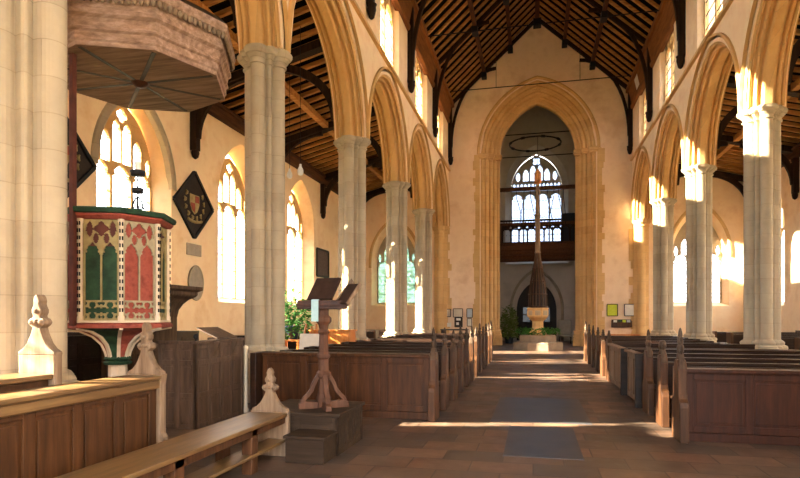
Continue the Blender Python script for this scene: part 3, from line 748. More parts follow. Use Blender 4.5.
def bench_end(parent, x, tall=1.36, worn=False, mat='oak_v', y=0):
    """pew end standing across the pew: outline in the YZ plane, narrow towards the aisle"""
    hb = .42; out = [(-.22, 0), (.22, 0), (.22, hb), (.2, hb + .06), (.15, hb + .1), (.125, hb + .16), (.12, .86), (.10, .93), (.06, .985), (-.06, .985), (-.10, .93), (-.12, .86), (-.125, hb + .16), (-.15, hb + .1), (-.2, hb + .06), (-.22, hb)]
    m = MB(); m.prism(out, (x, y, 0), (0, 1, 0), (0, 0, 1), (1, 0, 0), .10)
    e = m.build('bench_end', M[mat], parent, .01)
    k = (tall - .985)
    o = Vector((x, y, .975))
    m = MB()
    prof = [(.05, 0), (.042, .05), (.03, .08), (.034, .09), (.044, .105), (.04, .125), (.046, .15), (.036, .18), (.027, .19), (.036, .205), (.036, .235), (.026, .26), (.021, .275), (.028, .29), (.022, .34), (.014, .37), (.004, .385)]
    if worn: prof = [(.06, 0), (.05, .04), (.036, .07), (.046, .09), (.055, .12), (.05, .15), (.046, .18), (.03, .2)]
    sc = k / .385 if not worn else 1
    m.lathe(x, y, [(r, o.z + z * sc) for r, z in prof], 8)
    for s in (-1, 1):       # crockets along the pew direction
        for dz, dy in ((.1, .07), (.13, .095), (.24, .06)):
            if worn and dz > .2: continue
            m.lathe(x, y + s * dy * .8, [(.008, o.z + (dz - .03) * sc), (.022, o.z + dz * sc), (.02, o.z + (dz + .03) * sc), (.005, o.z + (dz + .05) * sc)], 7)
    # straps dropping from the head to the shoulders
    for s in (-1, 1): m.beam((x - .0, y + s * .03, o.z + .08 * sc), (x + .0, y + s * .115, o.z - .1), .06, .025)
    m.build('poppyhead', M['oak_grey'], e, label='carved grey poppyhead finial')
    return e
def make_pew(label, x0, x1, h, end_x, loc, group, front=False, far_end=True, tall=1.36, worn=False, endmat='oak_v', backmat='oak', nopop=False):
    r = thing('pew', label, 'pew', loc, 0, group)
    x0 -= loc[0]; x1 -= loc[0]; end_x -= loc[0]
    a, b = x0 + .06, x1 - .06
    if front:   # panelled front with a book slope; faces the camera
        f, p = MB(), MB(); cols = max(3, round((b - a) / .62)); panelled(f, p, (a, -.02, .0), (1, 0, 0), (0, -1, 0), b - a, h - .05, cols, [], .085, .05, .10)
        f.box(a, b, -.055, .03, 0, .1)
        f.build('front_frame', M[backmat], r, .006); p.build('front_panel', M[backmat], r, .006)
        m = MB(); m.box(a, b, -.06, .22, h - .05, h); m.build('book_ledge', M[backmat], r, .012)
        m = MB(); m.box(a, b, .3, .62, .40, .44); m.build('seat', M['oak'], r, .008)
        m = MB(); m.box(a, b, .62, .66, .1, h - .02); m.build('backrest', M['oak'], r, .008)
    else:
        m = MB(); m.box(a, b, .10, .14, .08, h - .03); m.build('backrest', M[backmat], r, .008)
        m = MB(); m.box(a, b, .07, .17, h - .05, h); m.build('top_rail', M[backmat], r, .012)
        m = MB(); m.box(a, b, -.24, .10, .40, .44); m.build('seat', M[backmat], r, .008)
        m = MB(); m.box(a, b, .17, .40, h - .22, h - .19); m.build('book_ledge', M[backmat], r, .006)
    bench_end(r, end_x, tall, worn, endmat)
    if far_end:
        o = x0 if abs(end_x - x1) < abs(end_x - x0) else x1
        m = MB(); m.box(o - .05, o + .05, -.22, .22, 0, h); m.build('wall_end', M['oak'], r, .01)
    return r
ORD = ['first', 'second', 'third', 'fourth', 'fifth', 'sixth', 'seventh', 'eighth', 'ninth', 'tenth', 'eleventh', 'last']
for k in range(12):
    y = 8.32 + 1.06 * k
    if k == 0: lab = 'panel-fronted dark oak pew right behind the lectern, nearest of its block'
    else: lab = '%s pew back from the lectern in the lectern side block, carved grey finial' % ORD[k]
    make_pew(lab, -4.2, -1.42, .95 if k == 0 else .93, -1.42, (-2.8, y, 0), 'pews on the lectern side of the centre aisle', front=(k == 0), backmat='oak_front' if k == 0 else 'oak', tall=(1.36, 1.34, 1.27, 1.34, 1.28, 1.32, 1.26, 1.35, 1.25, 1.32, 1.33, 1.4)[k])
RY = [7.62, 8.62, 9.62, 14.4, 15.6, 16.8, 18.1, 19.4, 20.6]
RT = [1.38, 1.17, 1.32, 1.2, 1.2, 1.24, 1.27, 1.29, 1.37]
rl = ['nearest pew opposite the lectern, red-brown panelled front and tall finial', 'second pew opposite the lectern, with the short worn finial', 'third pew opposite the lectern, its tall finial just before the low box pew doors',
      'pew opposite the lectern directly beyond the two low box pews', 'second finialed pew beyond the low box pews opposite the lectern', 'third finialed pew beyond the low box pews opposite the lectern',
      'fourth finialed pew beyond the low box pews opposite the lectern', 'next to last pew before the west wall, opposite the lectern', 'last pew before the west wall, opposite the lectern']
for y, t_, lab in zip(RY, RT, rl):
    make_pew(lab, 1.75, 4.58, .87, 1.75, (3.2, y, 0), 'pews across the centre aisle from the lectern', front=(y == RY[0]), tall=t_, worn=(y == RY[1]), backmat='oak_red' if y == RY[0] else 'oak')
# two low box pews with doors on the aisle
for i, (y0, y1, lab) in enumerate(((10.15, 11.35, 'low box pew with a plain door, nearer of the two across from the lectern'), (11.75, 13.95, 'longer low box pew with three door openings, farther of the two'))):
    r = thing('box_pew', lab, 'box pew', (3.2, (y0 + y1) / 2, 0), 0, 'low box pews on the aisle')
    hy = (y1 - y0) / 2
    f, p = MB(), MB(); panelled(f, p, (-1.5, hy, 0), (0, -1, 0), (-1, 0, 0), 2 * hy, .86, 3 if i else 2, [], .09, .05, .06); f.build('door_frame', M['oak_door'], r, .006); p.build('door_panel', M['oak_door'], r, .005)
    m = MB(); m.box(-1.56, -1.44, -hy - .04, -hy + .05, 0, .9); m.build('corner_post', M['oak_dark'], r, .01)
    m = MB(); m.box(-1.56, -1.42, -hy, hy, .86, .90); m.build('top_rail', M['oak_door'], r, .01)
    for yy in (-hy, hy):
        m = MB(); m.box(-1.44, 1.5, yy - .02, yy + .02, .04, .87); m.build('partition', M['oak'], r, .006)
        m = MB(); m.box(-1.44, 1.5, yy - .045, yy + .045, .87, .91); m.build('top_rail', M['oak'], r, .008)
    m = MB(); m.box(-1.4, 1.5, hy - .4, hy - .03, .40, .44); m.build('seat', M['oak'], r, .006)
# small books and kneelers on the ledges
for x, y, z, c, lab in ((-1.56, 9.02, .0, 'blue', 'bright blue kneeler on the floor between the first two pew ends, lectern side'),):
    m = MB(); m.box(x - .10, x + .10, y - .1, y + .1, z, z + .3); tag(m.build('kneeler', M[c], None, .03), lab, 'kneeler')

# white corner post at the end of the lectern-side pews
m = MB(); m.lathe(-4.42, 8.28, [(.05, 0), (.05, .05), (.032, .08), (.032, .98), (.045, 1.0), (.04, 1.04), (.0, 1.06)], 12)
tag(m.build('post', M['stone_pale']), 'slim pale upright post between the grey box pew and the panel-fronted pew', 'post')

# -- bench with poppyhead in the foreground
r = thing('bench', 'worn oak bench with a fleur-de-lis poppyhead, in front of the lectern step', 'bench', (-2.785, 4.2, 0))
m = MB(); m.box(-.215, .215, -2.0, 1.54, .43, .47); m.build('seat', M['oak_top'], r, .008)
m = MB(); m.box(-.22, .22, 1.54, 1.61, 0, .49); m.build('bench_end', M['oak_pale'], r, .01)
poppyhead(r, (0, 1.575, .485), (1, 0, 0), (0, 1, 0), .07, 1.25, .98)
for y in (-1.6, -.35, .85):
    m = MB(); m.box(.08, .19, y - .06, y + .06, 0, .43); m.build('leg', M['oak_v'], r, .008)
    m = MB(); m.box(-.2, -.1, y - .06, y + .06, 0, .43); m.build('leg', M['oak_v'], r, .008)
m = MB(); m.box(-.02, .2, -2.0, 1.54, .16, .19); m.build('foot_board', M['oak_top'], r, .006)
m = MB(); m.box(.16, .19, -2, 1.54, .36, .43); m.build('rail', M['oak_v'], r, .005)

# -- panelled stall desk on the left with poppyhead ends
r = thing('stall_desk', 'long panelled oak stall desk with a sunlit top, in front of the pulpit', 'desk', (-3.4, 3.2, 0))
f, p = MB(), MB(); panelled(f, p, (0, 1.48, 0), (0, -1, 0), (1, 0, 0), 3.2, .9, 7, [], .10, .05, .06)
f.build('front_frame', M['oak_stall'], r, .006); p.build('front_panel', M['oak_stall'], r, .006)
m = MB(); m.box(-.31, .05, -1.8, 1.5, .92, .96); m.box(-.02, .03, -1.8, 1.5, .84, .92); m.build('desk_top', M['oak_top'], r, .012)
m = MB(); m.prism([(-.34, 0), (.06, 0), (.06, .38), (.035, .42), (.035, .86), (.05, .97), (-.33, .97), (-.31, .86), (-.31, .42), (-.34, .38)], (0, 1.53, 0), (1, 0, 0), (0, 0, 1), (0, 1, 0), .09); m.build('bench_end', M['oak_pale'], r, .01)
poppyhead(r, (-.14, 1.53, .965), (1, 0, 0), (0, 1, 0), .085, 1.06, 1.03)
r = thing('stall_desk', 'raised stall with a tall poppyhead, farther from the aisle, against the pulpit pier', 'desk', (-3.95, 2.6, 0))
f, p = MB(), MB(); panelled(f, p, (.12, 1.3, 0), (0, -1, 0), (1, 0, 0), 2.6, 1.0, 5, [], .10, .05, .06); f.build('front_frame', M['oak_stall'], r, .006); p.build('front_panel', M['oak_stall'], r, .006)
m = MB(); m.box(-.2, .17, -1.3, 1.3, 1.0, 1.04); m.build('desk_top', M['oak_top'], r, .01)
m = MB(); m.box(-.18, .18, 1.3, 1.38, 0, 1.2); m.build('bench_end', M['oak_pale'], r, .012)
poppyhead(r, (0, 1.34, 1.19), (1, 0, 0), (0, 1, 0), .085, 1.1, 1.05)

# -- lectern on its platform
r = thing('platform', 'dark oak stepped platform carrying the lectern', 'platform', (-2.52, 6.3, 0))
f, p = MB(), MB(); panelled(f, p, (.47, -.42, 0), (0, 1, 0), (1, 0, 0), .92, .42, 3, [], .07, .03); panelled(f, p, (-.47, -.42, 0), (1, 0, 0), (0, -1, 0), .94, .42, 2, [], .07, .03)
f.box(-.47, .44, -.39, .5, 0, .42); f.build('carcase', M['oak_platform'], r, .005); p.build('side_panel', M['oak_platform'], r, .004)
m = MB(); m.box(-.5, .5, -.44, .52, .42, .46); m.build('top_board', M['oak_platform'], r, .008)
m = MB(); m.box(.03, .45, -.8, -.42, 0, .25); m.box(.01, .47, -.82, -.42, .25, .28); m.build('step', M['oak_platform'], r, .008)
LX, LY = -2.34, 6.22
r = thing('lectern', 'carved double-sloped oak lectern on a turned post with four scroll braces', 'lectern', (LX, LY, .46))
m = MB(); m.lathe(0, 0, [(.085, .02), (.085, .12), (.068, .16), (.062, .34), (.085, .36), (.085, .40), (.062, .43), (.06, .56), (.078, .58), (.078, .61), (.058, .64), (.05, .84), (.07, .87), (.05, .9), (.06, .95), (.09, .99), (.09, 1.03), (.06, 1.06), (.06, 1.13)], 8, pi / 8, flat=True); m.build('post', M['oak_lectern'], r, .004)
for k in range(4):
    a = pi / 4 + k * pi / 2 - radians(13); c_, s_ = cos(a), sin(a)
    m = MB(); m.prism([(.04, .0), (.29, .0), (.29, .06), (.22, .09), (.04, .07)], (0, 0, 0), (c_, s_, 0), (0, 0, 1), (-s_, c_, 0), .07); m.build('foot', M['oak_lectern'], r, .008)
    m = MB(); m.path([(c_ * q, s_ * q, z) for q, z in ((.25, .07), (.22, .12), (.18, .16), (.14, .21), (.12, .27), (.10, .31), (.075, .35), (.06, .38))], .045, .055, up=(-s_, c_, 0)); m.build('scroll_brace', M['oak_lectern'], r, .006)
RZ = Matrix.Rotation(radians(13), 4, 'Z')
m = MB(); m.box(-.29, .27, -.09, .0, 1.13, 1.23, RZ); m.box(-.30, .28, -.1, .01, 1.16, 1.19, RZ); m.build('cross_beam', M['oak_red'], r, .008)
def tilt(x, y, z, rx, rz): return Matrix.Translation((x, y, z)) @ Matrix.Rotation(radians(rz), 4, 'Z') @ Matrix.Rotation(radians(rx), 4, 'X')
m = MB(); m.box(-.19, .13, 0, .34, 0, .03, tilt(0, -.04, 1.23, 48, -8)); m.build('book_slope', M['leather'], r, .006, label='dark sloping book board')
m = MB(); m.add([RZ @ v3(*q) for q in ((.13, -.03, 1.2), (.15, -.03, 1.24), (.30, .22, 1.5), (.34, .22, 1.44), (.2, .06, 1.2))], [(0, 1, 2, 3, 4)])
m.add([RZ @ v3(q[0], q[1] + .02, q[2]) for q in ((.13, -.03, 1.2), (.15, -.03, 1.24), (.30, .22, 1.5), (.34, .22, 1.44), (.2, .06, 1.2))], [(0, 1, 2, 3, 4)]); m.build('side_cheek', M['oak_pale'], r)
m = MB(); m.box(-.02, .14, 0, .32, 0, .025, tilt(.18, -.02, 1.18, 46, -22)); m.build('book_slope', M['leather'], r, .006)
m = MB(); m.box(.14, .16, -.01, .33, -.01, .035, tilt(.18, -.02, 1.18, 46, -22)); m.build('edge_strip', M['oak_pale'], r, .004)
m = MB(); m.box(-.03, .05, -.01, .0, 0, .24, Matrix.Translation((-.07, -.12, .99)) @ RZ); m.box(-.03, .05, -.01, .04, .23, .24, Matrix.Translation((-.07, -.11, 1.0)) @ RZ)
tag(m.build('ribbon_bookmark', M['ribbon']), 'pale blue cloth ribbon hanging over the front of the lectern', 'ribbon').location = (LX, LY, .46)

# -- pulpit with tester
PC = Vector((-5.16, 6.33, 0)); PR = .605
def octo(c, R, z, a0, n=8): return [v3(c.x + R * cos(a0 + k * pi / 4), c.y + R * sin(a0 + k * pi / 4), z) for k in range(n)]
A0 = radians(132.5 + 180)                      # direction from centre to the near vertex
r = thing('pulpit', 'painted octagonal pulpit with green and red traceried panels and gilt edges', 'pulpit', (PC.x, PC.y, 0))
Z0 = Vector((0, 0, 0))
m = MB(); m.rings([octo(Z0, PR - .05, 1.42, A0), octo(Z0, PR - .05, 2.66, A0)]); m.build('body', M['maroon'], r)
m = MB(); m.rings([octo(Z0, q, z, A0) for q, z in ((PR - .02, 1.36), (PR + .05, 1.37), (PR + .05, 1.41), (PR + .02, 1.43), (PR - .04, 1.44))]); m.build('base_moulding', M['red'], r)
m = MB(); m.rings([octo(Z0, q, z, A0) for q, z in ((PR, 1.43), (PR + .03, 1.435), (PR + .03, 1.455), (PR, 1.46))]); m.build('base_bead', M['cream'], r)
m = MB(); m.rings([octo(Z0, q, z, A0) for q, z in ((PR - .05, 2.655), (PR + .02, 2.66), (PR + .06, 2.70), (PR + .06, 2.72))]); m.build('cornice_moulding', M['red'], r)
m = MB(); m.rings([octo(Z0, q, z, A0) for q, z in ((PR + .07, 2.722), (PR + .09, 2.73), (PR + .10, 2.77), (PR + .09, 2.79), (PR + .02, 2.80))]); m.build('cornice_top', M['green'], r)
for k in range(8):
    a = A0 + k * pi / 4; p = v3((PR - .01) * cos(a), (PR - .01) * sin(a), 0)
    m = MB(); m.lathe(p.x, p.y, [(.035, 1.455), (.035, 1.5), (.026, 1.52), (.026, 2.6), (.036, 2.63), (.036, 2.66)], 8); pst = m.build('corner_shaft', M['cream'], r)
    m = MB(); z = 1.56
    while z < 2.58:
        for q in (-.22, .22): m.box(p.x + .03 * cos(a + q * 2.2) * 1 - .006, p.x + .03 * cos(a + q * 2.2) + .006, p.y + .03 * sin(a + q * 2.2) - .006, p.y + .03 * sin(a + q * 2.2) + .006, z, z + .045)
        z += .085
    m.build('painted_dashes', M['black'], pst)
    b = A0 + (k + 1) * pi / 4; p2 = v3((PR - .01) * cos(b), (PR - .01) * sin(b), 0)
    c = (p + p2) / 2; u = (p2 - p).normalized(); nrm = v3(u.y, -u.x, 0); hw = (p2 - p).length / 2 - .03
    fp = lambda uu, z, d: c + u * uu + nrm * d + v3(0, 0, z)
    green = k % 2 == 1
    if k in (3, 4): continue                   # open back towards the stair
    m = MB(); m.add([fp(-hw, 1.46, -.03), fp(hw, 1.46, -.03), fp(hw, 2.655, -.03), fp(-hw, 2.655, -.03)], [(0, 1, 2, 3)])
    pn = m.build('panel', M['green'] if green else M['red'], r)
    if green: m = MB(); m.add([fp(-hw, 2.34, -.0296), fp(hw, 2.34, -.0296), fp(hw, 2.655, -.0296), fp(-hw, 2.655, -.0296)], [(0, 1, 2, 3)]); m.build('head_panel', M['maroon'], pn)
    L_ = hw / 2
    hl = [hole(-L_, L_ - .010, 1.69, 2.20, .18, .014), hole(L_, L_ - .010, 1.69, 2.20, .18, .014), foil(-L_, 1.575, .105, 0, .6, .37, .34), foil(L_, 1.575, .105, 0, .6, .37, .34), mouchette(-.06, 2.36, .035, .13), mouchette(.06, 2.36, .035, .13), mouchette(-.13, 2.44, .04, .19), mouchette(.13, 2.44, .04, .19),
          foil(0, 2.54, .09), mouchette(-.205, 2.36, .03, .27), mouchette(.205, 2.36, .03, .27)]
    for q in range(2):
        for s in (-1, 1): hl += [foil((-L_ if q else L_) + s * .078, 1.497, .024), foil((-L_ if q else L_) + s * .078, 1.655, .024)]
    m = MB(); plate(m, fp, hw, 1.46, 2.655, 0, hl, -.028, -.004, border=.014, du=.0085, rect_top=2.655); m.build('tracery', M['gilt'] if green else M['ribs'], pn)
for k in range(8):                              # coved underside: ribs and webs
    a = A0 + k * pi / 4; b = A0 + (k + 1) * pi / 4
    prof = [(.13, .99), (.145, 1.06), (.19, 1.16), (.29, 1.26), (.44, 1.33), (.64, 1.365)]
    m = MB(); m.path([v3(q * cos(a), q * sin(a), z) for q, z in prof], .03, .04, up=(-sin(a), cos(a), 0)); m.build('cove_rib', M['cream'], r)
    m = MB(); m.add([v3(q * .97 * cos(t), q * .97 * sin(t), z) for q, z in prof for t in (a, b)], [(2 * i, 2 * i + 1, 2 * i + 3, 2 * i + 2) for i in range(5)]); m.build('cove_panel', M['red'] if k % 2 == 0 else M['green'], r)
m = MB(); m.lathe(0, 0, [(.16, .9), (.17, .93), (.14, .95), (.165, .97), (.15, 1.0)], 8, A0, flat=True); m.build('stem_collar', M['green'], r)
m = MB(); m.lathe(0, 0, [(.2, 0), (.2, .12), (.12, .2), (.11, .9)], 8, A0, flat=True); m.build('stem', M['cream'], r)
bp = v3(-5.22, 5.66, 0) - PC
m = MB(); m.box(bp.x - .03, bp.x + .03, bp.y - .03, bp.y + .03, 1.4, 4.585); m.build('back_post', M['maroon'], r, .008)
TC = Vector((-5.01, 6.56, 0)); TR, TA0 = 1.10, radians(135.5 + 180)
r = thing('pulpit_tester', 'octagonal oak sounding board with dark ribbed underside hanging above the pulpit', 'canopy', (TC.x, TC.y, 4.56))
def orings(lst): return [octo(Z0, q, z, TA0) for q, z in lst]
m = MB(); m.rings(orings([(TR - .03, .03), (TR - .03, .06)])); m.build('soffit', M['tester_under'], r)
for k in range(8):
    a = TA0 + k * pi / 4 + (pi / 8 if False else 0); m = MB(); m.beam((.1 * cos(a), .1 * sin(a), .012), ((TR - .06) * cos(a), (TR - .06) * sin(a), .012), .05, .035); m.build('soffit_rib', M['oak_dark'], r)
m = MB(); m.lathe(0, 0, [(.0, -.06), (.06, -.05), (.11, -.01), (.14, .03)], 12); m.build('boss', M['oak_red'], r)
m = MB(); m.rings(orings([(TR - .06, 0), (TR, 0), (TR, .05), (TR + .02, .07), (TR + .02, .15), (TR + .05, .17), (TR + .05, .20), (TR + .03, .21), (TR + .05, .30), (TR + .09, .33), (TR + .09, .38)])); m.build('cornice', M['tester_wood'], r, .004)
m = MB(); m.rings(orings([(TR + .09, .381), (TR + .07, .39), (TR + .07, .50), (TR + .13, .53), (TR + .15, .58), (TR + .15, .63)])); m.build('frieze', M['tester_wood'], r, .004)
m = MB()
for k in range(8):
    p, q = octo(Z0, TR + .12, .48, TA0)[k], octo(Z0, TR + .12, .48, TA0)[(k + 1) % 8]
    for i in range(14): c = p.lerp(q, (i + .5) / 14); m.lathe(c.x, c.y, [(.006, .44), (.024, .46), (.03, .49), (.02, .52), (.004, .53)], 6)
m.build('carved_cresting', M['oak_pale'], r)
m = MB(); m.rings(orings([(TR + .15, .631), (TR + .02, .75), (.5, 1.1), (.14, 1.6), (.02, 1.75)])); m.build('canopy_roof', M['oak_dark'], r)
m = MB(); m.tube([(0, 0, 1.7), (0, 0, 4.3)], .015); m.build('hanging_rod', M['iron'], r)
# candle lamp standing on the pulpit rim
r = thing('candle_lamp', 'black two-tiered candle lamp with a white candle, on the pulpit rim', 'candle lamp', (-4.63, 6.02, 2.80))
m = MB(); m.lathe(0, 0, [(.008, 0), (.008, .5)], 8); m.build('stem', M['black'], r)
for z, q in ((.22, .062), (.43, .082)):
    m = MB(); m.lathe(0, 0, [(q * .7, z - .035), (q, z - .03), (q, z + .0), (q * 1.1, z + .02), (q * .9, z + .03), (q * .5, z + .03)], 14); m.build('drip_tray', M['black'], r)
m = MB()
for k in range(6):
    a = k * pi / 3; m.tube([(.07 * cos(a), .07 * sin(a), .0), (.06 * cos(a), .06 * sin(a), .06), (.03 * cos(a), .03 * sin(a), .12), (0, 0, .15)], .007, 5)
m.tube([(.07 * cos(t), .07 * sin(t), .01) for t in [2 * pi * i / 14 for i in range(14)]], .008, 5, True); m.build('cage_foot', M['black'], r)
m = MB(); m.lathe(0, 0, [(.035, .46), (.035, .56), (.01, .565)], 12); m.build('candle', M['wax'], r)

# -- three-decker furniture beside the pulpit
r = thing('box_pew', 'tall grey oak box pew with raised panels beside the pulpit', 'box pew', (-4.7, 7.5, 0))
f, p = MB(), MB(); panelled(f, p, (.32, -.65, 0), (0, 1, 0), (1, 0, 0), 1.3, 1.14, 4, [.42, .86], .06, .04); panelled(f, p, (-.25, -.65, 0), (1, 0, 0), (0, -1, 0), .57, 1.14, 2, [.42, .86], .06, .04)
f.build('frame', M['oak_greybox'], r, .005); p.build('raised_panel', M['oak_greybox'], r, .004)
m = MB(); m.box(-.27, .34, -.67, -.6, 1.14, 1.18); m.box(.27, .34, -.6, .66, 1.14, 1.18); m.box(-.27, .27, .58, .66, 0, 1.18); m.build('capping', M['oak_greybox'], r, .008)
m = MB(); m.box(-.36, .0, -.28, .28, 0, .02, Matrix.Translation((.38, .05, 1.19)) @ Matrix.Rotation(radians(24), 4, 'Y')); m.build('book_rest', M['oak_greybox'], r, .006)
for yy in (-.2, .3):
    m = MB(); m.prism([(0, 0), (.09, .2), (0, .22)], (.32, yy, .95), (1, 0, 0), (0, 0, 1), (0, 1, 0), .03); m.build('bracket', M['oak_grey'], r)
m = MB(); m.lathe(.3, -.62, [(.012, 1.18), (.012, 1.2), (.03, 1.215), (.036, 1.24), (.025, 1.27), (0, 1.275)], 12); m.build('knob', M['black'], r)
r = thing('reading_desk', 'tall grey oak reading desk with overhanging moulded cornice behind the box pew', 'desk', (-6.42, 8.4, 0))
f, p = MB(), MB(); panelled(f, p, (-.5, -.3, 0), (1, 0, 0), (0, -1, 0), 1.0, 1.85, 2, [.9], .08, .04); f.box(-.5, .5, -.28, .3, 0, 1.85); f.build('carcase', M['oak_grey'], r, .005); p.build('panel', M['oak_grey'], r, .004)
m = MB(); m.rings([[v3(-.5 - e, -.3 - e, z), v3(.5 + e, -.3 - e, z), v3(.5 + e, .3 + e, z), v3(-.5 - e, .3 + e, z)] for e, z in ((.0, 1.5), (.02, 1.62), (.07, 1.72), (.14, 1.8), (.22, 1.85), (.24, 1.88), (.24, 1.93), (.3, 1.96), (.3, 2.02))]); m.build('cornice', M['oak_grey'], r)
for x0, x1, y0, lab in ((-9.5, -7.1, 7.3, 'dark box pew seen under the pulpit, in the aisle beyond'), (-9.4, -7.1, 9.6, 'dark box pew behind the reading desk, below the diamond panel')):
    r = thing('box_pew', lab, 'box pew', ((x0 + x1) / 2, y0, 0)); w = x1 - x0
    f, p = MB(), MB(); panelled(f, p, (-w / 2, 0, 0), (1, 0, 0), (0, -1, 0), w, 1.16, 4, [.75], .08, .04); panelled(f, p, (w / 2, 0, 0), (0, 1, 0), (1, 0, 0), 1.6, 1.16, 3, [.75], .08, .04)
    f.build('frame', M['oak_dark'], r); p.build('panel', M['oak_dark'], r)
    m = MB(); m.box(-w / 2, w / 2 + .02, -.03, .04, 1.16, 1.2); m.box(w / 2 - .05, w / 2 + .02, .04, 1.6, 1.16, 1.2); m.box(-w / 2, w / 2, 1.58, 1.62, 0, 1.2); m.box(-w / 2, -w / 2 + .04, 0, 1.6, 0, 1.16); m.build('capping', M['oak_dark'], r)
m = MB(); m.box(-7.32, -7.18, 7.235, 7.25, .98, 1.12); tag(m.build('notice_card', M['paper_grey']), 'small pale card fixed on the dark box pew under the pulpit', 'card')

# -- hatchments and tablets on the aisle wall
def hatchment(y, z, h, lab, seed):
    r = thing('hatchment', lab, 'painted panel', (AL + .05, y, z))
    d = [(0, -h), (h, 0), (0, h), (-h, 0)]
    m = MB()
    for k in range(4): a, b = d[k], d[(k + 1) % 4]; m.beam((0, a[0] * .96, a[1] * .96), (0, b[0] * .96, b[1] * .96), .08, .09, up=(1, 0, 0))
    m.build('frame', M['black'], r)
    m = MB(); m.prism([(a * .93, b * .93) for a, b in d], (-.02, 0, 0), (0, 1, 0), (0, 0, 1), (1, 0, 0), .04); m.build('board', M['oak_dark'], r)
    m = MB(); q = h * .3
    m.prism([(-q * .8, q * .9), (q * .8, q * .9), (q * .8, 0), (q * .45, -q * .7), (0, -q), (-q * .45, -q * .7), (-q * .8, 0)], (.005, 0, h * .02), (0, 1, 0), (0, 0, 1), (1, 0, 0), .02); m.build('shield', M['gilt'], r)
    m = MB()
    for s in (-1, 1):
        for k in range(5):
            a = radians(200 + 28 * k) if s < 0 else radians(340 - 28 * k)
            a = radians(-90 + s * (12 + 28 * k)); c = v3(.005, h * .44 * cos(a) * 1.05, h * .44 * sin(a) + h * .04)
            m.tube([c + v3(0, .05 * s, .07), c + v3(0, -.02 * s, .02), c, c + v3(0, .05 * s, -.06)], [.022, .045, .05, .02], 6)
    m.tube([v3(.01, h * .42 * sin(t), -h * .36 - h * .14 * cos(t)) for t in [-.95 + 1.9 * i / 10 for i in range(11)]], .045, 6)
    m.build('mantling', M['gilt'], r)
    m = MB(); m.prism([(-q * .7, .02), (0, .02), (0, -q * .85), (-q * .45, -q * .6), (-q * .7, -.05)], (.018, 0, h * .02), (0, 1, 0), (0, 0, 1), (1, 0, 0), .01); m.prism([(.02, .05), (q * .7, .05), (q * .7, q * .8), (.02, q * .8)], (.018, 0, h * .02), (0, 1, 0), (0, 0, 1), (1, 0, 0), .01); m.build('shield_quarters', M['red'], r)
hatchment(15.02, 4.78, 1.0, 'diamond-shaped painted heraldic panel in black frame between two aisle windows', 1)
hatchment(10.15, 4.88, .97, 'dark diamond-shaped panel beside the window above the pulpit, partly behind the post', 2)
m = MB(); m.box(AL, AL + .03, 14.68, 15.42, 3.3, 3.64); o = m.build('wall_tablet', M['slate_tab'], None, .01); tag(o, 'small rectangular grey tablet on the wall under the heraldic panel', 'tablet')
r = thing('wall_tablet', 'oval grey stone tablet low on the aisle wall beside the reading desk cornice', 'tablet', (AL, 15.1, 2.5))
m = MB(); m.prism([(.36 * cos(t), .5 * sin(t)) for t in [2 * pi * k / 24 for k in range(24)]], (.03, 0, 0), (0, 1, 0), (0, 0, 1), (1, 0, 0), .06); m.build('slab', M['slate_tab'], r, .01)
m = MB(); m.tube([(.06, .36 * cos(t), .5 * sin(t)) for t in [2 * pi * k / 24 for k in range(24)]], .025, 6, True); m.build('rim', M['stone'], r)
r = thing('picture_frame', 'dark framed board on the aisle wall beyond the third tall window', 'frame', (AL, 25.6, 4.03))
m = MB()
for a, b in (((-.75, -.62), (.75, -.62)), ((.75, -.62), (.75, .62)), ((.75, .62), (-.75, .62)), ((-.75, .62), (-.75, -.62))): m.beam((.03, *a), (.03, *b), .1, .06, up=(1, 0, 0))
m.build('frame', M['oak_dark'], r); m = MB(); m.box(0, .025, -.72, .72, -.6, .6); m.build('board', simple('dark_red_board', '#4c3a36', '#6a5650', 12, .7, 0), r)
m = MB(); m.lathe(0, 0, [(.04, 0), (.09, .03), (.1, .1), (.08, .2), (.02, .24)], 10); o = m.build('wall_bracket', M['stone']); o.location = (AL + .12, 27.6, 3.3); tag(o, 'small stone bracket on the wall right of the dark framed board', 'bracket')
for i, (x, y, z, lab) in enumerate(((-5.95, 14.1, 5.35, 'bare pendant bulb hanging nearer the arcade in the aisle, beside the tall pier'), (-7.05, 15.9, 5.75, 'bare pendant bulb hanging lower left of the other, deeper in the aisle'))):
    r = thing('pendant_lamp', lab, 'lamp', (x, y, z))
    m = MB(); m.tube([(0, 0, .16), (0, 0, 3.84 - (.66 if i else 0))], .008, 5); m.build('cord', M['iron'], r)
    m = MB(); m.lathe(0, 0, [(.0, -.14), (.06, -.12), (.085, -.05), (.075, .02), (.035, .1), (.03, .16), (0, .165)], 12); m.build('bulb', M['bulb'], r)

